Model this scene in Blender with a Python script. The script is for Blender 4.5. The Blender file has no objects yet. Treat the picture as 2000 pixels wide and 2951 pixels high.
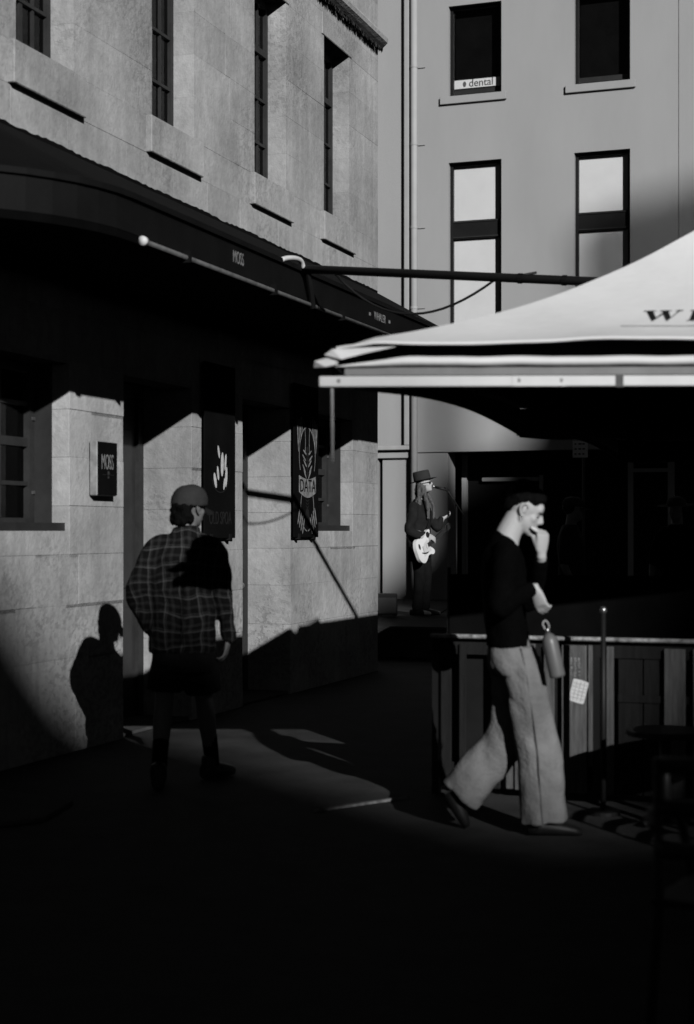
import bpy, bmesh, math, random
from mathutils import Vector as V, Matrix, noise
from mathutils.geometry import tessellate_polygon
random.seed(7)
SC = bpy.context.scene
COL = SC.collection
R = math.radians

# ------------------------------------------------------------------ camera, sky, sun, exposure
cam_d = bpy.data.cameras.new('camera')
cam = bpy.data.objects.new('camera', cam_d); COL.objects.link(cam)
cam.location = (0, 0, 1.5); cam.rotation_euler = (R(90), 0, 0)
cam_d.sensor_fit = 'VERTICAL'; cam_d.sensor_height = 36; cam_d.sensor_width = 24
cam_d.lens = 4560 / 2951 * 36; cam_d.shift_y = 54.5 / 2951
cam_d.clip_start = 0.05; cam_d.clip_end = 800
cam_d.dof.use_dof = True; cam_d.dof.focus_distance = 16.0; cam_d.dof.aperture_fstop = 2.2
SC.camera = cam
SUN_EL = R(20.8)
LDIR = V((-.336, .873, -.355)).normalized()          # the way the sunlight travels
world = bpy.data.worlds.new('World'); SC.world = world; world.use_nodes = True
wn = world.node_tree; wn.nodes.clear()
sky = wn.nodes.new('ShaderNodeTexSky'); sky.sky_type = 'NISHITA'; sky.sun_disc = False
sky.sun_elevation = SUN_EL; sky.sun_rotation = math.atan2(-LDIR.x, -LDIR.y)
sky.air_density = 0.12; sky.dust_density = 0.05
bw = wn.nodes.new('ShaderNodeSeparateColor')   # black and white film behind a red filter
bg = wn.nodes.new('ShaderNodeBackground'); bg.inputs['Strength'].default_value = 0.06
wo = wn.nodes.new('ShaderNodeOutputWorld')
wn.links.new(sky.outputs[0], bw.inputs[0]); wn.links.new(bw.outputs[0], bg.inputs['Color']); wn.links.new(bg.outputs[0], wo.inputs[0])
sd = bpy.data.lights.new('sun', 'SUN'); sd.energy = 5.0; sd.angle = R(0.5); sd.color = (1, 1, 1)
sun = bpy.data.objects.new('sun', sd); COL.objects.link(sun)
sun.rotation_euler = LDIR.to_track_quat('-Z', 'Y').to_euler(); sun.location = (6, -14, 12)
vs = SC.view_settings
vs.view_transform = 'Standard'; vs.look = 'None'; vs.gamma = 1; vs.use_curve_mapping = False
vs.exposure = -0.42
SC.cycles.diffuse_bounces = 0

# ------------------------------------------------------------------ materials
def nt(m):
    m.use_nodes = True
    return m.node_tree, m.node_tree.nodes['Principled BSDF']
def M(name, v, rough=.85, var=.18, sc=2.5, bump=.0, bsc=60, spec=.3, metal=0, stretch=(1, 1, 1)):
    m = bpy.data.materials.new(name); t, p = nt(m)
    p.inputs['Roughness'].default_value = rough; p.inputs['Specular IOR Level'].default_value = spec
    p.inputs['Metallic'].default_value = metal
    tc = t.nodes.new('ShaderNodeTexCoord'); mp = t.nodes.new('ShaderNodeMapping')
    mp.inputs['Scale'].default_value = stretch
    t.links.new(tc.outputs['Object'], mp.inputs[0])
    n = t.nodes.new('ShaderNodeTexNoise'); n.inputs['Scale'].default_value = sc; n.inputs['Detail'].default_value = 7
    n.inputs['Roughness'].default_value = .62
    t.links.new(mp.outputs[0], n.inputs['Vector'])
    r = t.nodes.new('ShaderNodeMapRange'); r.inputs[1].default_value = .3; r.inputs[2].default_value = .7
    r.inputs[3].default_value = v * (1 - var); r.inputs[4].default_value = v * (1 + var)
    t.links.new(n.outputs[0], r.inputs[0]); t.links.new(r.outputs[0], p.inputs['Base Color'])
    if bump:
        b = t.nodes.new('ShaderNodeTexNoise'); b.inputs['Scale'].default_value = bsc; b.inputs['Detail'].default_value = 4
        t.links.new(mp.outputs[0], b.inputs['Vector'])
        bp = t.nodes.new('ShaderNodeBump'); bp.inputs['Strength'].default_value = bump; bp.inputs['Distance'].default_value = .02
        t.links.new(b.outputs[0], bp.inputs['Height']); t.links.new(bp.outputs[0], p.inputs['Normal'])
    return m

def sandstone(name, base):
    m = bpy.data.materials.new(name); t, p = nt(m); N = t.nodes; L = t.links
    p.inputs['Roughness'].default_value = .95; p.inputs['Specular IOR Level'].default_value = .15
    tc = N.new('ShaderNodeTexCoord')
    def noise_(sc, det, stretch=(1, 1, 1), rough=.6):
        mp = N.new('ShaderNodeMapping'); mp.inputs['Scale'].default_value = stretch
        L.new(tc.outputs['Object'], mp.inputs[0])
        n = N.new('ShaderNodeTexNoise'); n.inputs['Scale'].default_value = sc; n.inputs['Detail'].default_value = det
        n.inputs['Roughness'].default_value = rough
        L.new(mp.outputs[0], n.inputs['Vector']); return n.outputs[0]
    def rng(x, a, b, c, d):
        r = N.new('ShaderNodeMapRange')
        for i, q in enumerate((a, b, c, d)): r.inputs[i + 1].default_value = q
        L.new(x, r.inputs[0]); return r.outputs[0]
    def mul(a, b):
        q = N.new('ShaderNodeMath'); q.operation = 'MULTIPLY'; L.new(a, q.inputs[0])
        if isinstance(b, float): q.inputs[1].default_value = b
        else: L.new(b, q.inputs[1])
        return q.outputs[0]
    oi = N.new('ShaderNodeObjectInfo')
    a = rng(oi.outputs['Random'], 0, 1, .92, 1.07)
    b = rng(noise_(1.1, 9, rough=.68), .34, .66, .74, 1.20)
    c = rng(noise_(3.0, 5, (3.0, 3.0, .25)), .35, .75, 1.07, .88)      # rain streaks
    d = rng(noise_(16, 6), .35, .7, .91, 1.08)
    e = rng(noise_(5.5, 10, rough=.75), .60, .72, 1.0, .62)             # dark scabs
    col = mul(mul(mul(mul(a, b), mul(c, d)), e), base)
    L.new(col, p.inputs['Base Color'])
    # pitted, worm-eaten relief that comes and goes in patches
    vo = N.new('ShaderNodeTexVoronoi'); vo.inputs['Scale'].default_value = 26
    L.new(tc.outputs['Object'], vo.inputs['Vector']); vo_d = vo.outputs['Distance']
    sz = N.new('ShaderNodeSeparateXYZ'); L.new(tc.outputs['Object'], sz.inputs[0])
    lo = rng(sz.outputs[2], .5, 1.25, 1.6, .0)
    m0 = rng(noise_(.9, 3), .48, .62, 0, .8)
    ml = N.new('ShaderNodeMath'); ml.operation = 'ADD'; L.new(m0, ml.inputs[0]); L.new(mul(lo, rng(noise_(1.6, 4), .42, .55, 0, 1)), ml.inputs[1])
    mask = ml.outputs[0]
    sc_ = rng(mul(rng(noise_(19, 3, (1, 1, 1.4)), .50, .56, 0, 1), mask), 0, 1.2, 1.0, .76)
    L.new(mul(col, sc_), p.inputs['Base Color'])
    pits = mul(rng(noise_(19, 3, (1, 1, 1.4)), .48, .58, .5, 0), mask)
    ad = N.new('ShaderNodeMath'); ad.operation = 'ADD'
    L.new(pits, ad.inputs[0]); L.new(mul(noise_(34, 6), 1.1), ad.inputs[1])
    ad2 = N.new('ShaderNodeMath'); ad2.operation = 'ADD'
    L.new(ad.outputs[0], ad2.inputs[0]); L.new(mul(noise_(7, 5), 1.6), ad2.inputs[1])
    bp = N.new('ShaderNodeBump'); bp.inputs['Strength'].default_value = .36; bp.inputs['Distance'].default_value = .012
    L.new(ad2.outputs[0], bp.inputs['Height']); L.new(bp.outputs[0], p.inputs['Normal'])
    return m

def plaid(name):
    m = bpy.data.materials.new(name); t, p = nt(m); N = t.nodes; L = t.links
    p.inputs['Roughness'].default_value = .95; p.inputs['Specular IOR Level'].default_value = .1
    tc = N.new('ShaderNodeTexCoord')
    nz = N.new('ShaderNodeTexNoise'); nz.inputs['Scale'].default_value = 4; L.new(tc.outputs['Object'], nz.inputs['Vector'])
    mx = N.new('ShaderNodeMixRGB'); mx.blend_type = 'LINEAR_LIGHT'; mx.inputs[0].default_value = .055
    L.new(tc.outputs['Object'], mx.inputs[1]); L.new(nz.outputs['Color'], mx.inputs[2])
    sp = N.new('ShaderNodeSeparateXYZ'); L.new(mx.outputs[0], sp.inputs[0])
    def mt(op, a, b=None):
        q = N.new('ShaderNodeMath'); q.operation = op
        for i, x in enumerate((a, b)):
            if x is None: continue
            if isinstance(x, (int, float)): q.inputs[i].default_value = x
            else: L.new(x, q.inputs[i])
        return q.outputs[0]
    tot = None
    for out, per in ((sp.outputs[0], .094), (sp.outputs[2], .094)):
        f = mt('FRACT', mt('DIVIDE', mt('ADD', out, 10.0), per))
        for c, w, k in ((.25, .045, .034), (.37, .022, .020), (.72, .09, .009)):
            d = mt('LESS_THAN', mt('ABSOLUTE', mt('SUBTRACT', f, c)), w)
            g = mt('MULTIPLY', d, k); tot = g if tot is None else mt('ADD', tot, g)
    tot = mt('ADD', tot, .005)
    L.new(tot, p.inputs['Base Color'])
    n2 = N.new('ShaderNodeTexNoise'); n2.inputs['Scale'].default_value = 16; n2.inputs['Detail'].default_value = 5
    L.new(tc.outputs['Object'], n2.inputs['Vector'])
    bp = N.new('ShaderNodeBump'); bp.inputs['Strength'].default_value = .5; bp.inputs['Distance'].default_value = .03
    L.new(n2.outputs[0], bp.inputs['Height']); L.new(bp.outputs[0], p.inputs['Normal'])
    return m

def glass(name):
    m = bpy.data.materials.new(name); m.use_nodes = True; t = m.node_tree; t.nodes.clear()
    o = t.nodes.new('ShaderNodeOutputMaterial'); mx = t.nodes.new('ShaderNodeMixShader')
    tr = t.nodes.new('ShaderNodeBsdfTransparent'); tr.inputs[0].default_value = (.985, .985, .985, 1)
    g = t.nodes.new('ShaderNodeBsdfGlossy'); g.inputs['Roughness'].default_value = .02
    fr = t.nodes.new('ShaderNodeFresnel'); fr.inputs['IOR'].default_value = 1.3
    t.links.new(fr.outputs[0], mx.inputs[0]); t.links.new(tr.outputs[0], mx.inputs[1]); t.links.new(g.outputs[0], mx.inputs[2])
    t.links.new(mx.outputs[0], o.inputs[0])
    return m

SAND = sandstone('sandstone', .39); SILLST = sandstone('dressed_stone', .40); MORTAR = sandstone('lime_mortar', .35)
RENDER = M('painted_render', .375, .9, .055, .7, .15, 90, stretch=(1.6, 1.6, .5))
RENDER2 = M('painted_render_plinth', .30, .9, .06, 1.2, .1, 90)
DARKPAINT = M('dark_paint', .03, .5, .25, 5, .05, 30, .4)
FRAMEPAINT = M('window_frame_paint', .03, .6, .3, 6, .1, 30)
BLACK = M('black_paint', .008, .55, .3, 4)
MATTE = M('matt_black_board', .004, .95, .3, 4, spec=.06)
INTERIOR = M('unlit_interior', .004, .95, .2, 1)  # near-black colour puts the indoor shade into the surface
CURTAIN = M('hanging_curtain', .11, .9, .45, 2.0, 0, 60, stretch=(7, 7, .3))
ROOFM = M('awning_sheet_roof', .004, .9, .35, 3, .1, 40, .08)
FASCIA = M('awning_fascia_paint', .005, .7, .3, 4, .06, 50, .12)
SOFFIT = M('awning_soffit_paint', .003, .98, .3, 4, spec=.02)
STREAKP = M('sun_streak_paint', .22, .9, .6, 20, .2, 60, .1)  # pale colour of the sun streak drawn on the ground
WHITEP = M('white_paint', .66, .5, .1, 8)
TUBEM = M('weathered_pale_tube', .30, .5, .3, 14)
TUBED = M('dull_grey_tube', .09, .6, .4, 14)
ALU = M('white_coated_aluminium', .62, .4, .06, 6, .0, 40, .4)
CANVAS = M('cream_canvas', .72, .9, .05, 2.5, .12, 18, .15)
CANVASD = M('grey_canvas_trim', .22, .9, .12, 6, .1, 30, .15)
PIPEM = M('painted_downpipe', .40, .6, .06, 5)
BLIND = M('white_roller_blind', .80, .8, .04, 3)
ASPH = M('asphalt', .034, .88, .5, 2.2, .6, 110, .25)
CONC = M('concrete_paving', .085, .9, .3, 2.5, .3, 80, .2)
STEEL = M('worn_steel', .35, .32, .2, 20, .0, 40, .5, .9)
WOOD = M('weathered_plank', .10, .85, .45, 5, .4, 30, .2, stretch=(9, 9, .7))
WOODD = M('dark_plank', .012, .85, .4, 5, .3, 30, .2, stretch=(9, 9, .7))  # plank grain in a much darker tone
RAILM = M('chipped_white_rail', .27, .6, .75, 26, .3, 60)
SKIN = M('skin', .42, .55, .06, 14, .05, 80, .35)
SKIND = M('skin_tanned', .14, .6, .1, 14, .05, 80, .35)
HAIRB = M('black_hair', .0014, .8, .4, 60, .5, 120, .1, stretch=(1, 1, .4))
HAIRG = M('greying_long_hair', .11, .7, .6, 40, .8, 70, .3, stretch=(3, 3, .5))
JEANS = M('light_denim', .17, .9, .30, 5, .35, 60, .15)
DENIMS = M('denim_seam', .11, .9, .2, 8)
BLACKC = M('black_knit', .0018, .95, .3, 12, .3, 60, .03)
COATM = M('dark_coat_cloth', .013, .9, .3, 10, .3, 40, .15)
SHORTM = M('black_shorts_cloth', .009, .95, .3, 10, .2, 40, .1)
CAPM = M('grey_felt_cap', .030, .9, .15, 20, .2, 90, .15)
SHOEM = M('black_shoe_leather', .010, .5, .3, 10)
PLAID = plaid('dark_plaid_flannel')
BOTTLEM = M('grey_bottle_coating', .12, .42, .08, 10, .0, 40, .5)
GUITARW = M('white_guitar_lacquer', .80, .25, .03, 4, .0, 40, .5)
PRINT = M('white_print', .55, .7, .25, 30)
PRINTG = M('grey_print', .012, .7, .3, 30)
PRINTM = M('silver_print', .20, .7, .6, 24)
STICK = M('white_sticker', .62, .6, .15, 30)
GLASS = glass('window_glass')

# ------------------------------------------------------------------ builders
def mesh_obj(name, me, m, parent=None):
    o = bpy.data.objects.new(name, me); COL.objects.link(o)
    if m is not None and not me.materials: me.materials.append(m)
    if parent is not None:
        o.parent = parent; o.matrix_parent_inverse = Matrix.Translation(WORLD[parent.name]).inverted()
    return o
WORLD = {}
def P(name, bm, m, parent=None, smooth=False):
    bmesh.ops.recalc_face_normals(bm, faces=bm.faces[:])
    me = bpy.data.meshes.new(name); bm.to_mesh(me); bm.free()
    if smooth:
        for f in me.polygons: f.use_smooth = True
    o = mesh_obj(name, me, m, parent)
    WORLD[o.name] = V((0, 0, 0))
    return o
def tag(o, label=None, cat=None, group=None, kind=None):
    for k, v in (('label', label), ('category', cat), ('group', group), ('kind', kind)):
        if v: o[k] = v
    return o
def thing(name, loc, label, cat, group=None):
    o = bpy.data.objects.new(name, None); COL.objects.link(o); o.location = loc; o.empty_display_size = .2
    WORLD[o.name] = V(loc)
    return tag(o, label, cat, group)
def B(): return bmesh.new()
def hexa(bm, c):                                     # 8 corners: bottom ring 0-3, top ring 4-7
    v = [bm.verts.new(p) for p in c]
    for f in ((0, 3, 2, 1), (4, 5, 6, 7), (0, 1, 5, 4), (1, 2, 6, 5), (2, 3, 7, 6), (3, 0, 4, 7)):
        bm.faces.new([v[i] for i in f])
def boxf(bm, fr, a0, a1, b0, b1, z0, z1):            # box in a local frame fr(a,b,z)
    hexa(bm, [fr(a0, b0, z0), fr(a1, b0, z0), fr(a1, b1, z0), fr(a0, b1, z0), fr(a0, b0, z1), fr(a1, b0, z1), fr(a1, b1, z1), fr(a0, b1, z1)])
def xyz(a, b, z): return V((a, b, z))
def bevel(bm, w, seg=2):
    bmesh.ops.recalc_face_normals(bm, faces=bm.faces[:])
    bmesh.ops.bevel(bm, geom=bm.edges[:], offset=w, segments=seg, affect='EDGES', profile=.5)
    return bm
def ring_loft(bm, rings, cap=True):
    vs_ = [[bm.verts.new(p) for p in r] for r in rings]
    n = len(vs_[0])
    for a, b in zip(vs_, vs_[1:]):
        for i in range(n): bm.faces.new((a[i], a[(i + 1) % n], b[(i + 1) % n], b[i]))
    if cap:
        bm.faces.new(vs_[0][::-1]); bm.faces.new(vs_[-1])
def spline(pts, k=5):
    out = []
    n = len(pts)
    for i in range(n - 1):
        p0, p1, p2, p3 = pts[max(i - 1, 0)], pts[i], pts[i + 1], pts[min(i + 2, n - 1)]
        for j in range(k):
            t = j / k
            out.append([.5 * ((2 * b) + (-a + c) * t + (2 * a - 5 * b + 4 * c - d) * t * t + (-a + 3 * b - 3 * c + d) * t ** 3) for a, b, c, d in zip(p0, p1, p2, p3)])
    out.append(list(pts[-1]))
    return out
def tube(bm, pts, rad, seg=10, flat=None, axis=None, round_ends=False):
    """tapered tube through pts; rad one number or a list; flat = ratio of the second radius along axis"""
    pts = [V(p) for p in pts]
    if not isinstance(rad, (list, tuple)): rad = [rad] * len(pts)
    rad = list(rad)
    if round_ends:
        d0 = (pts[0] - pts[1]).normalized(); d1 = (pts[-1] - pts[-2]).normalized()
        pts = [pts[0] + d0 * rad[0] * .85, pts[0] + d0 * rad[0] * .5] + pts + [pts[-1] + d1 * rad[-1] * .5, pts[-1] + d1 * rad[-1] * .85]
        rad = [rad[0] * .4, rad[0] * .85] + rad + [rad[-1] * .85, rad[-1] * .4]
    rings = []; ref = axis
    for i, p in enumerate(pts):
        d = (pts[min(i + 1, len(pts) - 1)] - pts[max(i - 1, 0)]).normalized()
        if ref is None: ref = V((0, 0, 1)) if abs(d.z) < .9 else V((1, 0, 0))
        u = ref - d * ref.dot(d)
        if u.length < 1e-4: u = d.orthogonal()
        u.normalize(); w = d.cross(u); ref = u if axis is None else axis
        f = flat if flat else 1
        rings.append([p + rad[i] * (math.cos(q) * w + f * math.sin(q) * u) for q in (2 * math.pi * j / seg for j in range(seg))])
    ring_loft(bm, rings)
def stube(bm, pr, seg=14, k=5, flat=None, axis=None, rnd=True):  # splined limb: list of (x,y,z,r)
    s = spline([list(q) for q in pr], k)
    tube(bm, [q[:3] for q in s], [q[3] for q in s], seg, flat, axis, rnd)
def ell(bm, c, rad, rot=None, seg=18):
    m = Matrix.Translation(V(c)) @ (rot.to_4x4() if rot else Matrix.Identity(4)) @ Matrix.Diagonal((*rad, 1))
    bmesh.ops.create_uvsphere(bm, u_segments=seg, v_segments=seg // 2 + 2, radius=1, matrix=m)
def hring(c, rx, ry, yaw=0, n=22, sq=1.0):           # flat oval ring
    o = []
    for i in range(n):
        q = 2 * math.pi * i / n; x = rx * math.copysign(abs(math.cos(q)) ** sq, math.cos(q)); y = ry * math.copysign(abs(math.sin(q)) ** sq, math.sin(q))
        o.append(V((c[0] + x * math.cos(yaw) - y * math.sin(yaw), c[1] + x * math.sin(yaw) + y * math.cos(yaw), c[2])))
    return o
def body(bm, rows, yaw=0, n=24, sq=.9, k=4):         # rows (x,y,z,rx,ry), splined then lofted
    ring_loft(bm, [hring(r[:3], r[3], r[4], yaw, n, sq) for r in spline([list(r) for r in rows], k)])
def fuse(name, bm, m, parent, vox=.009, it=5, wrinkle=0, wsc=9, T=None, sub=None):
    """one continuous surface out of overlapping closed volumes"""
    if T is not None: bmesh.ops.transform(bm, matrix=T, verts=bm.verts[:])
    bmesh.ops.recalc_face_normals(bm, faces=bm.faces[:])
    me = bpy.data.meshes.new('raw'); bm.to_mesh(me); bm.free()
    t = bpy.data.objects.new('raw', me); COL.objects.link(t)
    r = t.modifiers.new('r', 'REMESH'); r.mode = 'VOXEL'; r.voxel_size = vox
    s = t.modifiers.new('s', 'SMOOTH'); s.factor = .5; s.iterations = it
    dg = bpy.context.evaluated_depsgraph_get()
    out = bpy.data.meshes.new_from_object(t.evaluated_get(dg))
    bpy.data.objects.remove(t); bpy.data.meshes.remove(me)
    out.name = name
    if wrinkle:
        nm = [v.normal.copy() for v in out.vertices]
        for v, q in zip(out.vertices, nm):
            c = v.co
            zs = sub or 1
            f = noise.noise(V((c.x * wsc, c.y * wsc, c.z * wsc * .8 * zs))) + .5 * noise.noise(V((c.x * wsc * 2.3 + 5, c.y * wsc * 2.3, c.z * wsc * 2.6 * zs)))
            f += .8 * abs(noise.noise(V((c.x * wsc * .7 + 3, c.y * wsc * .7, c.z * wsc * 1.1 + c.x * 6)))) - .2
            v.co += q * f * wrinkle
    for f in out.polygons: f.use_smooth = True
    out.materials.clear(); out.materials.append(m)
    o = mesh_obj(name, out, m, parent); WORLD[o.name] = V((0, 0, 0))
    return o
def text(name, s, size, org, xd, yd, m, parent, ext=.002, sx=1.0, align='CENTER'):
    c = bpy.data.curves.new('t', 'FONT'); c.body = s; c.size = size; c.extrude = ext; c.align_x = align; c.align_y = 'CENTER'
    t = bpy.data.objects.new('t', c); COL.objects.link(t)
    me = bpy.data.meshes.new_from_object(t.evaluated_get(bpy.context.evaluated_depsgraph_get()))
    bpy.data.objects.remove(t); bpy.data.curves.remove(c)
    xd = V(xd).normalized(); yd = V(yd).normalized(); zd = xd.cross(yd)
    mt = Matrix.Translation(V(org)) @ Matrix((xd * sx, yd, zd)).transposed().to_4x4()
    me.transform(mt); me.materials.clear(); me.materials.append(m)
    o = mesh_obj(name, me, m, parent); WORLD[o.name] = V((0, 0, 0)); return o
def extrude_poly(bm, pts, d):                         # closed outline (Vectors) pushed along d
    a = [bm.verts.new(p) for p in pts]; b = [bm.verts.new(p + d) for p in pts]
    n = len(a); bm.faces.new(a); bm.faces.new(b[::-1])
    for i in range(n): bm.faces.new((a[i], b[i], b[(i + 1) % n], a[(i + 1) % n]))

# ------------------------------------------------------------------ frames of the two streets walls
TH = math.atan(.351); SN, CN = math.sin(TH), math.cos(TH)
F_ = V((SN, CN, 0)); E_ = V((CN, -SN, 0)); Z_ = V((0, 0, 1))
def W(s, w, z): return V((-5.63, 0, z)) + F_ * s + E_ * w          # stone wall: s along, w out of the wall
def G(t, d, z): return V((.529, 26.2, z)) + E_ * t + F_ * d         # far facade: t to the right, d into it

# ------------------------------------------------------------------ ground
bm = B(); bmesh.ops.create_grid(bm, x_segments=1, y_segments=1, size=260)
tag(P('ground', bm, ASPH), kind='structure')

# ------------------------------------------------------------------ stone building on the left
bld = thing('stone_building', W(14, -2, 0), 'worn sandstone warehouse with tall barred windows above a dark street awning', 'building')
S0, S1, ZT = 9.9, 18.0, 8.2
upw = [(c - .37, c + .37, 4.60, 6.32) for c in (11.02, 12.95, 14.94, 16.69)]
sills = [(a - .10, b + .10, 4.32, 4.60) for a, b, _, _ in upw]
lints = [(a - .07, b + .07, 6.32, 6.54) for a, b, _, _ in upw]
grd = [(10.2, 11.33, 1.50, 2.65), (12.12, 13.28, 0, 2.65), (14.31, 15.42, 0, 2.65), (16.07, 17.17, 1.50, 2.65)]
holes = upw + sills + lints + grd + [(S0 - 1, S1 + 1, 6.68, 6.82)]
CZ = [0, .29, .64, 1.0, 1.34, 1.67, 2.0, 2.325, 2.65, 2.98, 3.31, 3.64, 3.97, 4.32, 4.60, 4.95, 5.29, 5.63, 5.97, 6.32, 6.54, 6.68, 6.82, 7.15, 7.5, 7.85, ZT]
mort = B(); nst = 0
def stone(s0, s1, z0, z1, dep, proud=None):
    up_ = z0 > 4; g = .0003 if up_ else .0010
    s0 += g; s1 -= g; z0 += g; z1 -= g
    w = random.uniform(-.001, .0015) if up_ else random.uniform(-.002, .003)
    c = .0009 if up_ else .0022; bm = B(); j = lambda: random.uniform(-.0008, .0008)
    bk = [W(s0, -dep, z0), W(s1, -dep, z0), W(s1, -dep, z1), W(s0, -dep, z1)]
    md = [W(s0, w - c, z0), W(s1, w - c, z0), W(s1, w - c, z1), W(s0, w - c, z1)]
    fr = [W(s0 + c + j(), w + j(), z0 + c + j()), W(s1 - c + j(), w + j(), z0 + c + j()), W(s1 - c + j(), w + j(), z1 - c + j()), W(s0 + c + j(), w + j(), z1 - c + j())]
    ring_loft(bm, [bk, md, fr])
    return P('stone', bm, SAND, bld)
for zi, (za, zb) in enumerate(zip(CZ, CZ[1:])):
    ov = sorted([h for h in holes if h[2] < zb - .001 and h[3] > za + .001])
    cur = S0; ints = []
    for h in ov:
        if h[0] > cur + .01: ints.append((cur, h[0], za, zb))
        cur = max(cur, h[1])
        a, b = max(h[0], S0), min(h[1], S1)
        if h[2] > za + .02: ints.append((a, b, za, h[2]))
        if h[3] < zb - .02: ints.append((a, b, h[3], zb))
    if cur < S1 - .01: ints.append((cur, S1, za, zb))
    dep = .5 if za < 2.6 else .24
    for a, b, z0, z1 in ints:
        boxf(mort, W, a + .009 if a > S0 + .01 else a, b - .009 if b < S1 - .01 else b, -dep + .01, -.0018, z0 - .02 if z0 > 0 and (a, b) else z0, z1)
        n = max(1, round((b - a) / random.uniform(.62, .95)))
        cuts = [a] + [a + (b - a) * (i + random.uniform(-.16, .16)) / n for i in range(1, n)] + [b]
        if zi % 2 and n > 1: cuts = [a] + [q + .18 * (1 if b - q > .5 else 0) for q in cuts[1:-1]] + [b]
        for p, q in zip(cuts, cuts[1:]): stone(p, q, z0, z1, dep)
P('mortar', mort, MORTAR, bld)
for a, b, z0, z1 in sills:
    bm = B(); boxf(bm, W, a + .003, b - .003, -.23, .048, z0 + .003, z1 - .002); P('window_sill', bevel(bm, .006, 1), SILLST, bld)
for a, b, z0, z1 in lints:
    bm = B(); boxf(bm, W, a + .003, b - .003, -.23, .012, z0 + .002, z1 - .003); P('lintel', bevel(bm, .006, 1), SILLST, bld)
# core behind the facing stones, end wall, front wall
bm = B(); boxf(bm, W, S0 + .02, S1 - .02, -6.5, -.60, 0, ZT - .02); P('inner_wall', bm, INTERIOR, bld)
bm = B(); boxf(bm, W, S1 - .018, S1 - .001, -6.5, -.515, 0, ZT); boxf(bm, W, S0 + .001, S0 + .018, -6.5, -.515, 0, ZT); P('side_wall', bm, SAND, bld)
bm = B(); boxf(bm, W, S0, S1, -6.5, -.02, ZT + .002, ZT + .1); P('roof', bm, SILLST, bld)
# string course with its rounded end, and black bird spikes packed dense to draw its shadow band
bm = B()
pr = [(-.2, 6.683), (.035, 6.683), (.07, 6.705), (.105, 6.73), (.115, 6.77), (.10, 6.80), (.02, 6.817), (-.2, 6.817)]
ring_loft(bm, [[W(s, w * k, z) for w, z in pr] for s, k in ((S0, 1), (S1 - .05, 1), (S1 + .02, .98), (S1 + .05, .8), (S1 + .06, .4))])
P('string_course', bm, SILLST, bld)
bm = B(); rr = random.Random(3)
s = S0
while s < S1:
    h = rr.uniform(.02, .07); d = rr.uniform(.03, .075); x = s + rr.uniform(-.02, .02)
    b0 = W(s, .03, 6.66); tip = W(x, d, 6.66 - h * .6)
    tube(bm, [W(s, .015, 6.70), tip + V((0, 0, h * .4)), tip], [.010, .008, .003], 4)
    s += rr.uniform(.005, .011)
o = P('spike_shade_fringe', bm, BLACK, bld); o['kind'] = 'stuff'
# upper windows: frame, bars, panes, curtain behind
for a, b, z0, z1 in upw:
    D = -.175
    bm = B(); f = .05
    boxf(bm, W, a + .002, a + f, D - .06, D, z0 + .002, z1 - .002); boxf(bm, W, b - f, b - .002, D - .06, D, z0 + .002, z1 - .002)
    boxf(bm, W, a + f, b - f, D - .06, D - .002, z0 + .002, z0 + .06); boxf(bm, W, a + f, b - f, D - .06, D - .002, z1 - .06, z1 - .002)
    fr = P('window_frame', bm, FRAMEPAINT, bld)
    for k in (1, 2, 3):
        c = a + f + (b - a - 2 * f) * k / 4; wd = .012 if k != 2 else .02
        bm = B(); boxf(bm, W, c - wd, c + wd, D - .045, D - .012, z0 + .06, z1 - .06); P('glazing_bar', bm, FRAMEPAINT, fr)
    for k, zz in enumerate((.235, .47, .72)):
        z = z0 + (z1 - z0) * zz; th = .028 if k == 2 else .012
        bm = B(); boxf(bm, W, a + f, b - f, D - .047, D - .004 + (.012 if k == 2 else 0), z - th, z + th); P('glazing_bar', bm, FRAMEPAINT, fr)
    bm = B(); boxf(bm, W, a + f, b - f, D - .034, D - .030, z0 + .06, z1 - .06); P('window_pane', bm, GLASS, fr)
    bm = B(); n = 40
    rows = [[W(a + .01 + (b - a - .02) * i / n, D - .12 + .022 * math.sin(i * 1.5 + a * 7) + .01 * math.sin(i * .6), z) for i in range(n + 1)] for z in (z0, z1)]
    v = [[bm.verts.new(p) for p in r] for r in rows]
    for i in range(n): bm.faces.new((v[0][i], v[0][i + 1], v[1][i + 1], v[1][i]))
    P('curtain', bm, CURTAIN, fr)
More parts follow.
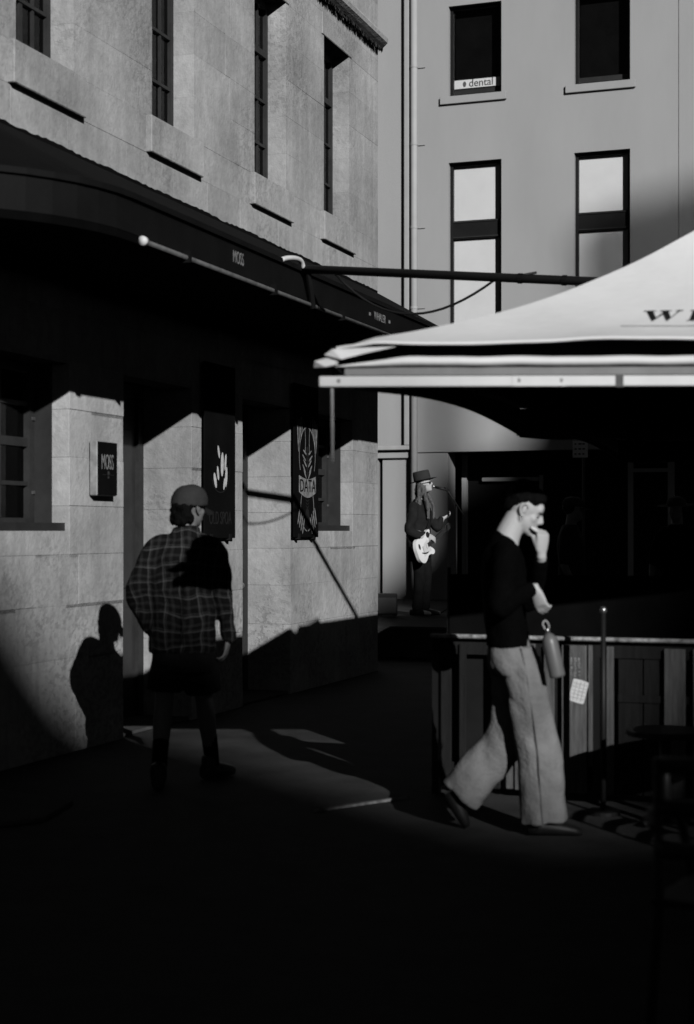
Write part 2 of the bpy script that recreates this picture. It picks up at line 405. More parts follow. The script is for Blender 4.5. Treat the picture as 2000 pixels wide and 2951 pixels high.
# ground floor openings
for i, (a, b, z0, z1) in enumerate(grd):
    if i in (0, 3):
        D = -.26
        bm = B(); f = .075
        for q in ((a + .002, a + f, z0, z1), (b - f, b - .002, z0, z1), (a + f, b - f, z0, z0 + .09), (a + f, b - f, z1 - .08, z1)):
            boxf(bm, W, q[0], q[1], D - .09, D, q[2] + .002, q[3] - .002)
        fr = P('sash_window_frame', bm, FRAMEPAINT, bld)
        for c in (a + (b - a) * .37, a + (b - a) * .63):
            bm = B(); boxf(bm, W, c - .016, c + .016, D - .07, D - .02, z0 + .09, z1 - .08); P('glazing_bar', bm, FRAMEPAINT, fr)
        for z, th in ((z0 + .32, .014), (z0 + .60, .03), (z0 + .86, .014)):
            bm = B(); boxf(bm, W, a + f, b - f, D - .072, D - .015, z - th, z + th); P('glazing_bar', bm, FRAMEPAINT, fr)
        bm = B(); boxf(bm, W, a + f, b - f, D - .052, D - .047, z0 + .09, z1 - .08); P('window_pane', bm, GLASS, fr)
        for c in (.25, .75):
            bm = B(); boxf(bm, W, b - .05, b - .02, D - .001, D + .012, z0 + c, z0 + c + .022); P('shutter_latch', bm, TUBED, fr)
        bm = B(); boxf(bm, W, a + .003, b - .003, -.45, -.03, z0 + .001, z0 + .055)
        P('window_sill', bm, DARKPAINT, bld)
        bm = B(); boxf(bm, W, a + .002, b - .002, -.52, -.50, z0, z1); P('room_shade_board', bm, INTERIOR, bld)  # near-black sheet painted as the unlit room behind the window
        # painted inner reveal
        bm = B(); boxf(bm, W, b - .012, b - .001, D, -.13, z0 + .056, z1 - .001); P('reveal_lining', bm, DARKPAINT, bld)
    else:
        D = -.42
        bm = B()
        for q in ((a + .002, a + .09, 0, z1), (b - .09, b - .002, 0, z1), (a + .09, b - .09, z1 - .09, z1)):
            boxf(bm, W, q[0], q[1], D - .09, D, q[2], q[3] - .002)
        fr = P('door_frame', bm, FRAMEPAINT, bld)
        bm = B(); boxf(bm, W, a + .092, b - .092, D - .07, D - .03, .01, z1 - .092); dr = P('door', bm, DARKPAINT, bld)
        for z0_, z1_ in ((.2, .9), (1.05, 2.3)):
            for c0, c1 in ((a + .17, (a + b) / 2 - .05), ((a + b) / 2 + .05, b - .17)):
                bm = B(); boxf(bm, W, c0, c1, D - .031, D - .018, z0_, z1_); P('door_panel', bevel(bm, .005, 1), DARKPAINT, dr)
        bm = B(); ell(bm, W(b - .14, D - .005, 1.0), (.028, .028, .028), seg=12); P('handle', bm, STEEL, dr, True)
        bm = B(); boxf(bm, W, a + .002, b - .002, D - .1, -.02, .002, .03); P('door_step', bevel(bm, .008, 1), CONC, bld)

# ------------------------------------------------------------------ street awning along the stone wall
awn = thing('street_awning', W(14, .6, 3.2), 'long dark street awning with deep fascia wrapping the stone corner', 'awning')
AW = 1.2; zb_, zt_ = 3.185, 3.375
path = [(-.02, W(S1 + .9, 0, 0), E_)]
plan = []
for s in (S1, 16.5, 15, 13.5, 12, 11, 10.4): plan.append((W(s, 0, 0), E_))
plan.append((W(S0, 0, 0), E_))
for k in range(1, 13):
    q = R(90) * k / 12; plan.append((W(S0, 0, 0), E_ * math.cos(q) - F_ * math.sin(q)))
for w in (-1.5, -3.5, -6): plan.append((W(S0, w, 0), -F_))
def sweep(bm, prof):                                  # prof: (out, z) closed
    ring_loft(bm, [[p + d * o + Z_ * z for o, z in prof] for p, d in plan])
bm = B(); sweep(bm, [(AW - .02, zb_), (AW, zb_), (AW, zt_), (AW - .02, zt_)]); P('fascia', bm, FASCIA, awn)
bm = B(); sweep(bm, [(AW - .018, 3.138), (AW - .003, 3.138), (AW - .003, zb_ - .001), (AW - .018, zb_ - .001)]); P('gap_shade_strip', bm, SOFFIT, awn)  # added black strip: closes the light gap, stands for shade under the fascia
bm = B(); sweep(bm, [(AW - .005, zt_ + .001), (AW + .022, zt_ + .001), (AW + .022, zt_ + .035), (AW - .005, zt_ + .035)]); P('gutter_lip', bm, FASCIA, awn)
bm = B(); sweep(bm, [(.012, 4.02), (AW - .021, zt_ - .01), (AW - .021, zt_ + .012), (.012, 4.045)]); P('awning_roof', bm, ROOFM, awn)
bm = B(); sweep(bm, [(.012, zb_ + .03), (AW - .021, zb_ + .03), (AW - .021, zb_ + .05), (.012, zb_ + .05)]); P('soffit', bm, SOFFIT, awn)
# ragged lead flashing against the stones
bm = B(); prev = None; s = S0
while s < S1:
    z = 4.07 + .012 * noise.noise(V((s * 2.2, 0, 0))) + random.uniform(-.006, .006)
    cur = [bm.verts.new(W(s, .009, 4.0)), bm.verts.new(W(s, .014, z))]
    if prev: bm.faces.new((prev[0], cur[0], cur[1], prev[1]))
    prev = cur; s += .05
P('flashing', bm, ROOFM, awn)
bm = B(); tube(bm, [W(s, AW + .017, 3.158) for s in (10.03, 13, 15.9)], .014, 12); P('conduit_tube', bm, TUBED, awn, True)
bm = B(); tube(bm, [W(10.00, AW + .017, 3.158), W(10.035, AW + .017, 3.158)], .027, 14); P('tube_end_cap', bm, WHITEP, awn, True)
for s in (10.6, 12.0, 13.4, 14.8):
    bm = B(); boxf(bm, W, s - .012, s + .012, AW - .015, AW + .045, 3.128, 3.2); P('tube_clip', bm, FASCIA, awn)
text('fascia_lettering', 'MOSS', .115, W(11.42, AW + .004, 3.285), F_, Z_, PRINTM, awn, .001, .62)
text('fascia_lettering', 'WHALER', .095, W(14.40, AW + .004, 3.275), F_, Z_, PRINTM, awn, .001, .80)
for s in (14.14, 14.66):
    bm = B(); boxf(bm, W, s - .02, s + .02, AW + .001, AW + .004, 3.262, 3.288); P('print_ornament', bm, PRINTM, awn)
bm = B(); pts = [W(12.17, AW + .01, 3.40), W(12.26, AW + .02, 3.425), W(12.40, AW + .03, 3.445), W(12.50, AW + .03, 3.44), W(12.545, AW + .03, 3.40)]
tube(bm, spline(pts, 4), .018, 8); P('swan_neck', bm, WHITEP, awn, True)

# ------------------------------------------------------------------ pole from the awning across the lane, with its slack wire
PA = W(12.56, AW + .02, 3.395); PD = V((.921, -.397, 0)).normalized()
def pole(q, dz=0): return PA + PD * q + Z_ * (-.105 * q + dz)
pl = thing('lane_pole', pole(5.4) * 1.0 - Z_ * pole(5.4).z, 'black steel pole reaching from the awning fascia over the lane', 'pole')
bm = B(); tube(bm, [pole(-.02), pole(2.7), pole(5.42)], .031, 12); P('pole_arm', bm, BLACK, pl, True)
bm = B(); tube(bm, [V((pole(5.4).x, pole(5.4).y, 0)), pole(5.4, .05)], .045, 12); P('post', bm, BLACK, pl, True)
bm = B(); tube(bm, [pole(.04), W(12.74, AW + .03, 3.14)], .022, 8); P('strut', bm, BLACK, pl)
for q in (1.62, 1.93):
    bm = B(); tube(bm, [pole(q), pole(q + .03)], .036, 12); P('collar', bm, FASCIA, pl)
bm = B(); w = [pole(.25, -.02)]
for i in range(1, 16):
    t = i / 16; w.append(pole(.25 + 1.2 * t, -.02 - .30 * (1 - (2 * t - 1) ** 2) * (1 - .25 * t)))
w.append(pole(1.45, -.02)); w.append(pole(1.75, .045))
tube(bm, w, .009, 6); P('slack_wire', bm, BLACK, pl, True)

# ------------------------------------------------------------------ signs on the stone wall
sg = thing('box_sign', W(11.590, .0, 1.93), 'small black box sign with tall white lettering beside the doorway', 'sign')
bm = B(); boxf(bm, W, 11.590, 11.880, .012, .072, 1.745, 2.125); P('sign_case', bevel(bm, .006, 1), TUBEM, sg)
bm = B(); boxf(bm, W, 11.597, 11.873, .0725, .078, 1.752, 2.118); P('sign_face', bm, MATTE, sg)
text('sign_lettering', 'MOSS', .15, W(11.730, .079, 1.975), F_, Z_, PRINTM, sg, .001, .48)
bm = B(); boxf(bm, W, 11.655, 11.710, .0785, .080, 1.888, 1.893); boxf(bm, W, 11.770, 11.825, .0785, .080, 1.888, 1.893)
ell(bm, W(11.740, .0785, 1.90), (.014, .014, .020), seg=10); ell(bm, W(11.740, .0785, 1.872), (.010, .010, .012), seg=10); P('sign_emblem', bm, PRINTG, sg)

def leaf(bm, c, ang, ln, wd, wpl):
    n = 8; pts = []
    for i in range(n * 2):
        q = 2 * math.pi * i / (n * 2); x = wd * math.sin(q); y = ln * math.cos(q)
        pts.append(W(c[0] + x * math.cos(ang) + y * math.sin(ang), wpl, c[1] - x * math.sin(ang) + y * math.cos(ang)))
    extrude_poly(bm, pts, E_ * .001)
def arc(bm, c, rx, rz, a0, a1, wd, wpl, n=18):
    prev = None
    for i in range(n + 1):
        q = a0 + (a1 - a0) * i / n
        p0 = bm.verts.new(W(c[0] + (rx - wd) * math.sin(q), wpl, c[1] + (rz - wd) * math.cos(q))); p1 = bm.verts.new(W(c[0] + (rx + wd) * math.sin(q), wpl, c[1] + (rz + wd) * math.cos(q)))
        if prev: bm.faces.new((prev[0], p0, p1, prev[1]))
        prev = (p0, p1)
ps = thing('hanging_banner', W(13.9, .03, 1.44), 'black vertical banner with a white leaf cluster, between the two doorways', 'banner', 'pub banners on the stone wall')
bm = B(); boxf(bm, W, 13.420, 14.035, .035, .052, 1.44, 2.86); P('banner_board', bevel(bm, .004, 1), MATTE, ps)
bm = B(); X0 = 13.725; zc = 1.985
for dx, dz, an, ln, wd in ((-.035, .16, -.30, .055, .017), (.035, .06, .05, .10, .028), (.10, .08, .16, .07, .018), (-.05, -.015, -.18, .058, .018), (-.105, -.075, -.32, .065, .024), (.115, -.04, .12, .085, .022), (.075, -.10, .2, .05, .014)):
    leaf(bm, (X0 + dx, zc + dz), an, ln, wd, .0535)
P('leaf_print', bm, PRINT, ps)
bm = B(); arc(bm, (X0, zc - .04), .17, .13, R(100), R(260), .004, .0535); arc(bm, (X0, zc + .02), .19, .17, R(60), R(125), .003, .0537); P('ring_print', bm, PRINTG, ps)
text('banner_lettering', 'OLD SPOA', .15, W(X0, .0535, 1.60), F_, Z_, PRINTG, ps, .001, .62)
for s in (13.540, 13.920):
    bm = B(); boxf(bm, W, s - .02, s + .02, .02, .062, 1.425, 1.475); P('clip', bm, BLACK, ps)
ps2 = thing('hanging_banner', W(15.9, .03, 1.44), 'black banner with an ornate silver crest, beside the farthest ground floor window', 'banner', 'pub banners on the stone wall')
bm = B(); boxf(bm, W, 15.390, 16.030, .035, .052, 1.44, 2.86); P('banner_board', bevel(bm, .004, 1), MATTE, ps2)
X0 = 15.725
bm = B()
for sgn in (-1, 1):
    for k in range(4): leaf(bm, (X0 + sgn * (.245 - .035 * k), 2.38 + .035 * k), sgn * .12, .15 - .022 * k, .011, .0535)
    for k in range(4): leaf(bm, (X0 + sgn * (.22 - .04 * k), 1.64 - .03 * k), -sgn * .35, .085, .012, .0535)
    arc(bm, (X0, 2.2), .21, .27, sgn * R(8), sgn * R(120), .006, .0537)
    arc(bm, (X0 + sgn * .17, 2.33), .12, .26, -sgn * R(40), -sgn * R(110), .006, .0539)
    arc(bm, (X0, 1.72), .17, .22, sgn * R(60), sgn * R(175), .006, .0537)
    for k in range(5): leaf(bm, (X0 + sgn * (.06 + .025 * (k % 2)), 2.23 - .05 * k), sgn * (1.1 - .1 * k), .055, .010, .0541)
P('crest_print', bm, PRINTM, ps2)
bm = B()
for k in range(6): leaf(bm, (X0, 2.26 - .045 * k), 0, .03, .035 - .003 * k, .0543)
for k in range(3): arc(bm, (X0, 1.80 - .03 * k), .045 - .006 * k, .02, R(90), R(270), .005, .0537)
leaf(bm, (X0, 1.64), 0, .075, .05, .0537)
P('lobster_print', bm, PRINTG, ps2)
bm = B(); n = 12
pts = [W(X0 - .22 + .44 * i / n, .0545, 2.015 - .03 * math.sin(math.pi * i / n)) for i in range(n + 1)] + [W(X0 + .22 - .44 * i / n, .0545, 1.86 - .05 * math.sin(math.pi * i / n)) for i in range(n + 1)]
extrude_poly(bm, pts, E_ * .002); P('label_print', bm, PRINTM, ps2)
text('label_lettering', 'DATA', .17, W(X0, .058, 1.915), F_, Z_, MATTE, ps2, .0006, .92)
for s in (15.510, 15.910):
    bm = B(); boxf(bm, W, s - .02, s + .02, .02, .062, 1.425, 1.475); P('clip', bm, BLACK, ps2)
for s, z, lab in ((12.45, 1.25, 'small pale notice plate on the door frame by the plaid shirt'),):
    bm = B(); boxf(bm, W, 12.14, 12.20, -.418, -.40, 1.24, 1.34); tag(P('notice_plate', bm, WHITEP), lab, 'plate')

# ------------------------------------------------------------------ rendered building at the end of the lane
fb = thing('rendered_building', G(3, 3, 0), 'pale rendered office building with blinds in tall black framed windows', 'building')
T0, T1, FZ0, FZ1 = -7, 13, 2.79, 13.5
cols = [(1.195, 2.078), (3.261, 4.147), (5.72, 6.60), (8.2, 9.08)]
wins = [(a, b, z0, z1) for a, b in cols for z0, z1 in ((8.58, 10.05), (4.62, 7.50), (11.2, 12.6))]
bm = B()
xs = sorted({T0, T1, *[q for w in wins for q in w[:2]]}); zs = sorted({FZ0, FZ1, *[q for w in wins for q in w[2:]]})
inside = lambda x, z: any(a < x < b and c < z < d for a, b, c, d in wins)
def quad(bm, *p): bm.faces.new([bm.verts.new(q) for q in p])
for xa, xb in zip(xs, xs[1:]):
    for za, zb in zip(zs, zs[1:]):
        if not inside((xa + xb) / 2, (za + zb) / 2): quad(bm, G(xa, 0, za), G(xb, 0, za), G(xb, 0, zb), G(xa, 0, zb))
DP = .16
for a, b, c, d in wins:
    quad(bm, G(a, 0, c), G(a, DP, c), G(a, DP, d), G(a, 0, d)); quad(bm, G(b, 0, c), G(b, 0, d), G(b, DP, d), G(b, DP, c))
    quad(bm, G(a, 0, d), G(a, DP, d), G(b, DP, d), G(b, 0, d)); quad(bm, G(a, 0, c), G(b, 0, c), G(b, DP, c), G(a, DP, c))
quad(bm, G(T0, 0, FZ0), G(T0, .4, FZ0), G(T1, .4, FZ0), G(T1, 0, FZ0))
bmesh.ops.remove_doubles(bm, verts=bm.verts[:], dist=.0005)
P('facade_wall', bm, RENDER, fb)
bm = B(); boxf(bm, G, T0, T1, 1.2, 9, 0, FZ1 + .01); P('inner_wall', bm, INTERIOR, fb)
bm = B(); boxf(bm, G, T0, T1, .002, 9, FZ1 + .012, FZ1 + .3); P('roof', bm, RENDER2, fb)
for i, (a, b, c, d) in enumerate(wins):
    tall = c < 5
    bm = B(); f = .05
    boxf(bm, G, a + .001, a + f, DP - .06, DP + .05, c + .001, d - .001); boxf(bm, G, b - f, b - .001, DP - .06, DP + .05, c + .001, d - .001)
    boxf(bm, G, a + f, b - f, DP - .058, DP + .05, d - .045, d - .001); boxf(bm, G, a + f, b - f, DP - .058, DP + .05, c + .001, c + .05)
    if tall: boxf(bm, G, a + f, b - f, DP - .05, DP + .045, 6.27, 6.565)
    fr = P('window_frame', bm, BLACK, fb)
    if tall:
        bm = B(); boxf(bm, G, a + f, b - f, DP - .066, DP - .052, 6.285, 6.30); boxf(bm, G, a + f, b - f, DP - .066, DP - .052, 6.535, 6.55); P('transom_bead', bm, DARKPAINT, fr)
        for z0, z1 in ((6.565, d - .045), (c + .05, 6.27)):
            bm = B(); boxf(bm, G, a + f + .001, b - f - .001, DP + .010, DP + .02, z0 + .001, z1 - .001); P('roller_blind', bm, BLIND, fr)
            bm = B(); boxf(bm, G, a + f + .001, b - f - .001, DP - .012, DP - .006, z0 + .001, z1 - .001); P('window_pane', bm, GLASS, fr)
    else:
        bm = B(); boxf(bm, G, a + f, b - f, DP - .012, DP - .006, c + .05, d - .045); P('window_pane', bm, GLASS, fr)
        bm = B(); boxf(bm, G, a + f, b - f, DP + .10, DP + .12, c + .05, d - .045); P('interior_shade_board', bm, MATTE, fr)  # black board stands for the dark room behind the glass
        bm = B(); boxf(bm, G, a + f, b - f, DP + .02, DP + .04, c + .052, c + .15); P('bottom_rail', bm, DARKPAINT, fr)
        bm = B(); boxf(bm, G, a - .135, b + .09, -.05, -.001, c - .13, c - .006); P('window_sill', bevel(bm, .006, 1), RENDER, fb)
# clinic strip sign standing in the window
ds = thing('dental_sign', G(1.64, DP + .0, 8.74), 'white strip sign reading dental inside the upper office window', 'sign')
bm = B(); boxf(bm, G, 1.25, 2.02, DP - .004, DP + .006, 8.735, 8.875); P('sign_board', bm, BLIND, ds)
text('sign_lettering', 'dental', .172, G(1.70, DP - .0055, 8.808), E_, Z_, BLACK, ds, .001, .98)
bm = B()
for k, (r0, c) in enumerate(((R(200), 1), (R(20), -1))):
    pts = [G(1.422 + .038 * math.sin(R(180) * i / 8 + r0) * .75, DP - .0055, 8.803 + .046 * math.cos(R(180) * i / 8 + r0)) for i in range(9)]
    extrude_poly(bm, pts, F_ * -.001)
P('tooth_emblem', bm, DENIMS, ds)
# downpipes
dp = thing('downpipe', G(.5, -.05, 2.9), 'square downpipe on the far facade that turns left at its foot', 'downpipe', 'downpipes on the far facade')
bm = B(); boxf(bm, G, .462, .545, -.10, -.03, 2.905, 13.4); P('pipe', bevel(bm, .012, 2), PIPEM, dp)
bm = B(); boxf(bm, G, -.6, .545, -.10, -.03, 2.83, 2.904); P('pipe_foot', bevel(bm, .012, 2), PIPEM, dp)
dp2 = thing('downpipe', G(.63, -.08, .3), 'round downpipe on the far facade running down behind the musician', 'downpipe', 'downpipes on the far facade')
bm = B(); tube(bm, [G(.632, -.085, .2), G(.632, -.085, 13.4)], .058, 16); P('pipe', bm, PIPEM, dp2, True)
for z in (9.10, 7.83, 6.47, 5.155, 11.0):
    bm = B(); tube(bm, [G(.632, -.085, z - .02), G(.632, -.085, z + .02)], .064, 16); boxf(bm, G, .575, .80, -.022, -.004, z - .008, z + .008); P('pipe_bracket', bm, PIPEM, dp2)
bm = B(); boxf(bm, G, 4.905, 4.935, -.012, -.001, 2.8, 13.4); P('wall_joint_strip', bm, RENDER, fb)
# ground floor: lintel ledge, pier, shop recess
bm = B(); boxf(bm, G, -.9, .578, -.035, -.001, 2.70, 2.789); P('ledge', bevel(bm, .005, 1), RENDER, fb)
bm = B(); boxf(bm, G, .05, 1.17, .03, .5, .30, 2.789); P('pier', bevel(bm, .006, 1), RENDER, fb)
bm = B(); boxf(bm, G, T0, -.02, .03, .5, 0, 2.789); P('wall_panel', bm, RENDER2, fb)
bm = B(); boxf(bm, G, -.019, 1.19, .015, .52, 0, .298); P('plinth', bm, RENDER2, fb)
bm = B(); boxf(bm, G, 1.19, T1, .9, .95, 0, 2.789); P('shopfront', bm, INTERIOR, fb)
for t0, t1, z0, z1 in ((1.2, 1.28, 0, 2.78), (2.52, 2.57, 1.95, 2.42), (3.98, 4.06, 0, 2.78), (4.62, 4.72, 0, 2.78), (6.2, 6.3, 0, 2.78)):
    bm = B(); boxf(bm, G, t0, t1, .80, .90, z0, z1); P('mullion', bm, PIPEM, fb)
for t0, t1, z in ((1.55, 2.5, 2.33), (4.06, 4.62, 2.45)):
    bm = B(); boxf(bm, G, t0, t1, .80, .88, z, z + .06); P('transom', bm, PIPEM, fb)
# parking sign on its post
pk = thing('parking_sign', G(3.62, -1.3, 0), 'small pale parking plates on a thin post under the canopy edge', 'sign')
bm = B(); tube(bm, [G(3.66, -1.3, 0), G(3.66, -1.3, 3.0)], .022, 10); P('post', bm, DARKPAINT, pk)
for z0, z1 in ((2.865, 2.985), (2.60, 2.855)):
    bm = B(); boxf(bm, G, 3.50, 3.73, -1.335, -1.325, z0, z1); pp = P('plate', bevel(bm, .003, 1), BLIND, pk)
    bm = B(); rr = random.Random(int(z0 * 100))
    for k in range(3 if z1 < 2.9 else 1):
        z = z1 - .05 - .075 * k
        for j in range(3): boxf(bm, G, 3.53 + .06 * j, 3.57 + .06 * j + rr.uniform(-.02, .01), -1.338, -1.3352, z - .01, z + .01)
    P('print', bm, PRINTG, pp)

# ------------------------------------------------------------------ low stage in front of the far building
bm = B(); boxf(bm, G, -.4, 9, -7.2, -.06, .002, .38); bevel(bm, .02, 1); tag(P('stage', bm, CONC), kind='structure')

# ------------------------------------------------------------------ market umbrella over the lane
UC = V((-.096, 6.81, 0)); UL = 4.0; UE = V((.9, -.027, 0)); UF = F_ * .92
def U(p, r, z): return UC + UE * p + UF * r + Z_ * (z if z < .2 else 1.5 + (z - 1.5) * .92)
um = thing('market_umbrella', U(2, 2, 0) * 1.0 - Z_ * U(2, 2, 0).z, 'big cream canvas market umbrella with black lettering on its slope', 'umbrella')
def rise(k): return .2015 * k + .196 * k * k
def canz(p, r):
    k = max(0, min(p, UL - p, r, UL - r)); ed = 2.385
    fold = .006 * noise.noise(V((p * 1.6, r * 1.6, 0))) + .003 * noise.noise(V((p * 5, r * 2.2, 4)))
    return ed + fold + rise(k) - .012 * math.sin(math.pi * min(max(p / UL, 0), 1) * 4) * (1 - min(k / .4, 1))
def can(p, r, off=0): return U(p, r, canz(p, r) + off)
bm = B(); n = 64; o_ = -.075
ax = [o_ + (UL - 2 * o_) * i / n for i in range(n + 1)]
top = [[bm.verts.new(can(a, b)) for b in ax] for a in ax]; bot = [[bm.verts.new(can(a, b, -.012)) for b in ax] for a in ax]
# pull the front left corner in where the cloth is tied
for i in range(n):
    for j in range(n):
        for S in (top, bot):
            a, b, c, d = S[i][j], S[i + 1][j], S[i + 1][j + 1], S[i][j + 1]
            for f in (((a, b, c), (a, c, d)) if (i < n / 2) == (j < n / 2) else ((a, b, d), (b, c, d))): bm.faces.new(f)
for i in range(n):
    for A, C in ((top, bot),):
        for a, b in (((i, 0), (i + 1, 0)), ((i, n), (i + 1, n)), ((0, i), (0, i + 1)), ((n, i), (n, i + 1))):
            bm.faces.new((A[a[0]][a[1]], A[b[0]][b[1]], C[b[0]][b[1]], C[a[0]][a[1]]))
for v in bm.verts:
    q = v.co - UC; r = q.y / UF.y; p = (q.x - UF.x * r) / UE.x; r = (q.y - UE.y * p) / UF.y; d = math.hypot(max(p, -.1) + .075, max(r, -.1) + .075)
    if d < .35: v.co += (E_ + F_) * .11 * (1 - d / .35) - Z_ * .02 * (1 - d / .35)
cn = P('canopy', bm, CANVAS, um, True)
for f in cn.data.polygons: f.use_smooth = True
try: cn.data.set_sharp_from_angle(angle=R(25))
except Exception: pass
for name, a, b in (('frame_bar', (0, 0), (UL, 0)), ('frame_bar', (0, UL), (UL, UL)), ('frame_bar', (0, .05), (0, UL - .05)), ('frame_bar', (UL, .05), (UL, UL - .05))):
    bm = B()
    if a[1] == b[1]: hexa(bm, [U(x, a[1] + d, z) for z in (2.172, 2.222) for x, d in ((a[0] - .02, -.022), (b[0] + .02, -.022), (b[0] + .02, .022), (a[0] - .02, .022))])
    elif a[0] == 0:
        tube(bm, [U(0, r, 2.197 + .085 * math.sin(math.pi * (r / UL) ** 1.15)) for r in (UL * i / 16 for i in range(17))], .022, 8)
        P(name, bm, BLACK, um, True); continue
    else: hexa(bm, [U(a[0] + d, y, z) for z in (2.174, 2.220) for y, d in ((a[1], -.02), (b[1], -.02), (b[1], .02), (a[1], .02))])
    o = P(name, bevel(bm, .005, 2), ALU if a == (0, 0) else BLACK, um)
for p in (.075, .93, 1.13):
    bm = B(); q = U(p, -.0225, 2.2); tube(bm, [q, q - F_ * .003], .009, 12); P('rivet', bm, TUBEM, um)
bm = B(); hexa(bm, [U(x, d, z) for z in (2.168, 2.226) for x, d in ((1.39, -.026), (1.425, -.026), (1.425, -.002), (1.39, -.002))]); P('bar_clip', bm, DENIMS, um)
bm = B(); hexa(bm, [U(x, d, z) for z in (2.173, 2.221) for x, d in ((.90, -.0245), (1.16, -.0245), (1.16, -.0225), (.90, -.0225))]); P('joint_plate', bm, ALU, um)
# grey hem strip on the bar, then the bulging valance roll, then the dark gap under the roof edge
bm = B(); hexa(bm, [U(x, d, z) for z in (2.226, 2.262) for x, d in ((.10, -.012), (UL - .1, -.012), (UL - .1, .012), (.10, .012))]); P('hem_strip', bm, CANVASD, um)
bm = B(); rings = []
for i in range(81):
    p = .06 + (UL - .12) * i / 80
    g = min(1, .25 + max(0, p - .06) / .42) if p < 1 else min(1, .25 + (UL - .06 - p) / .42)
    sag = .006 * noise.noise(V((p * 2.2, 0, 1))) + .004 * noise.noise(V((p * 6, 3, 1)))
    prof = [(.03, 2.258), (-.006, 2.262), (-.035, 2.272), (-.052 + sag, 2.287), (-.044 + sag, 2.300), (-.02, 2.312), (.02, 2.318), (.05, 2.312), (.06, 2.29)]
    rings.append([U(p, r * (.5 + .5 * g), 2.258 + (z - 2.258 + sag) * g) for r, z in prof])
ring_loft(bm, rings); P('valance_roll', bm, CANVAS, um, True)
# folded flap at the near corner
bm = B()
fl = [(.015, -.05, 2.318), (.06, -.07, 2.342), (.26, -.06, 2.352), (.36, -.05, 2.356), (.20, -.055, 2.322), (.10, -.06, 2.296)]
extrude_poly(bm, [U(*q) for q in fl], F_ * .012); P('corner_flap', bm, CANVAS, um)
bm = B(); fl = [(-.045, -.02, 2.262), (-.03, -.05, 2.290), (.03, -.06, 2.303), (.075, -.06, 2.290), (.07, -.055, 2.272), (.02, -.05, 2.262)]
extrude_poly(bm, [U(*q) for q in fl], F_ * .03); P('corner_flap', bm, CANVAS, um)
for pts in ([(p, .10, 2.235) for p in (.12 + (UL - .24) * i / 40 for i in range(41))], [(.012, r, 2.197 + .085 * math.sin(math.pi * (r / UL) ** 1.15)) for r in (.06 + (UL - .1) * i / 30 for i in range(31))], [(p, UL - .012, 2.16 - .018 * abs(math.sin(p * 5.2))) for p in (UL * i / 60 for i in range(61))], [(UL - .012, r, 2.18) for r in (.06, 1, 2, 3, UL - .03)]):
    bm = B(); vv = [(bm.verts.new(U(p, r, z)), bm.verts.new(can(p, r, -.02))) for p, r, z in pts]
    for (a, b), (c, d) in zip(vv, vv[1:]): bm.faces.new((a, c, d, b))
    bmesh.ops.solidify(bm, geom=bm.faces[:], thickness=.006); P('valance_and_shade', bm, DARKPAINT, um)  # dark colour stands for shade; front strip added to block sun through the gap
bm = B(); tube(bm, [U(2, 2, 0), U(2, 2, 3.50)], .035, 14); P('mast', bm, BLACK, um, True)
bm = B(); tube(bm, [U(2, 2, 0), U(2, 2, .09)], .36, 24); P('base', bm, DARKPAINT, um)
for a in ((0, 0), (UL, 0), (0, UL), (UL, UL)):
    bm = B(); c = [V((2 + (a[0] - 2) * t, 2 + (a[1] - 2) * t, 0)) for t in (0, .3, .6, .93)]
    tube(bm, [can(q.x, q.y, -.05) for q in c], .014, 6); P('rib', bm, BLACK, um)
bm = B(); tube(bm, [U(.035, .0, 2.17), U(.036, .002, 2.0), U(.038, 0, 1.82)], .007, 6); P('hanging_strap', bm, TUBEM, um)
# W H A ... serif letters on the front slope, laid on the cloth
GL = {'W': [[(0, .72), (.36, .72), (.36, .68), (.27, .68), (.44, .22), (.58, .60), (.55, .68), (.47, .68), (.47, .72), (.80, .72), (.80, .68), (.71, .68), (.86, .22), (1.01, .68), (.92, .68), (.92, .72), (1.14, .72), (1.14, .68), (1.06, .68), (.82, 0), (.78, 0), (.61, .47), (.41, 0), (.37, 0), (.10, .68), (0, .68)]],
      'H': [[(0, 0), (.30, 0), (.30, .04), (.22, .04), (.22, .34), (.56, .34), (.56, .04), (.48, .04), (.48, 0), (.80, 0), (.80, .04), (.71, .04), (.71, .68), (.80, .68), (.80, .72), (.48, .72), (.48, .68), (.56, .68), (.56, .39), (.22, .39), (.22, .68), (.30, .68), (.30, .72), (0, .72), (0, .68), (.08, .68), (.08, .04), (0, .04)]],
      'A': [[(0, 0), (.24, 0), (.24, .04), (.16, .04), (.23, .2), (.52, .2), (.58, .04), (.50, .04), (.50, 0), (.84, 0), (.84, .04), (.76, .04), (.46, .74), (.40, .74), (.10, .04), (0, .04)]],
      'L': [[(0, 0), (.66, 0), (.68, .24), (.64, .24), (.56, .04), (.22, .04), (.22, .68), (.32, .68), (.32, .72), (0, .72), (0, .68), (.08, .68), (.08, .04), (0, .04)]],
      'E': [[(0, 0), (.66, 0), (.68, .22), (.64, .22), (.56, .04), (.22, .04), (.22, .35), (.42, .35), (.46, .26), (.49, .26), (.49, .50), (.46, .50), (.42, .40), (.22, .40), (.22, .68), (.54, .68), (.60, .54), (.64, .54), (.63, .72), (0, .72), (0, .68), (.08, .68), (.08, .04), (0, .04)]],
      'R': [[(0, 0), (.30, 0), (.30, .04), (.22, .04), (.22, .34), (.34, .34), (.56, 0), (.78, 0), (.78, .04), (.70, .04), (.50, .36), (.62, .44), (.64, .54), (.58, .66), (.42, .72), (0, .72), (0, .68), (.08, .68), (.08, .04), (0, .04)]]}
LETTER0, LH = 1.415, .165
bm = B(); x = LETTER0
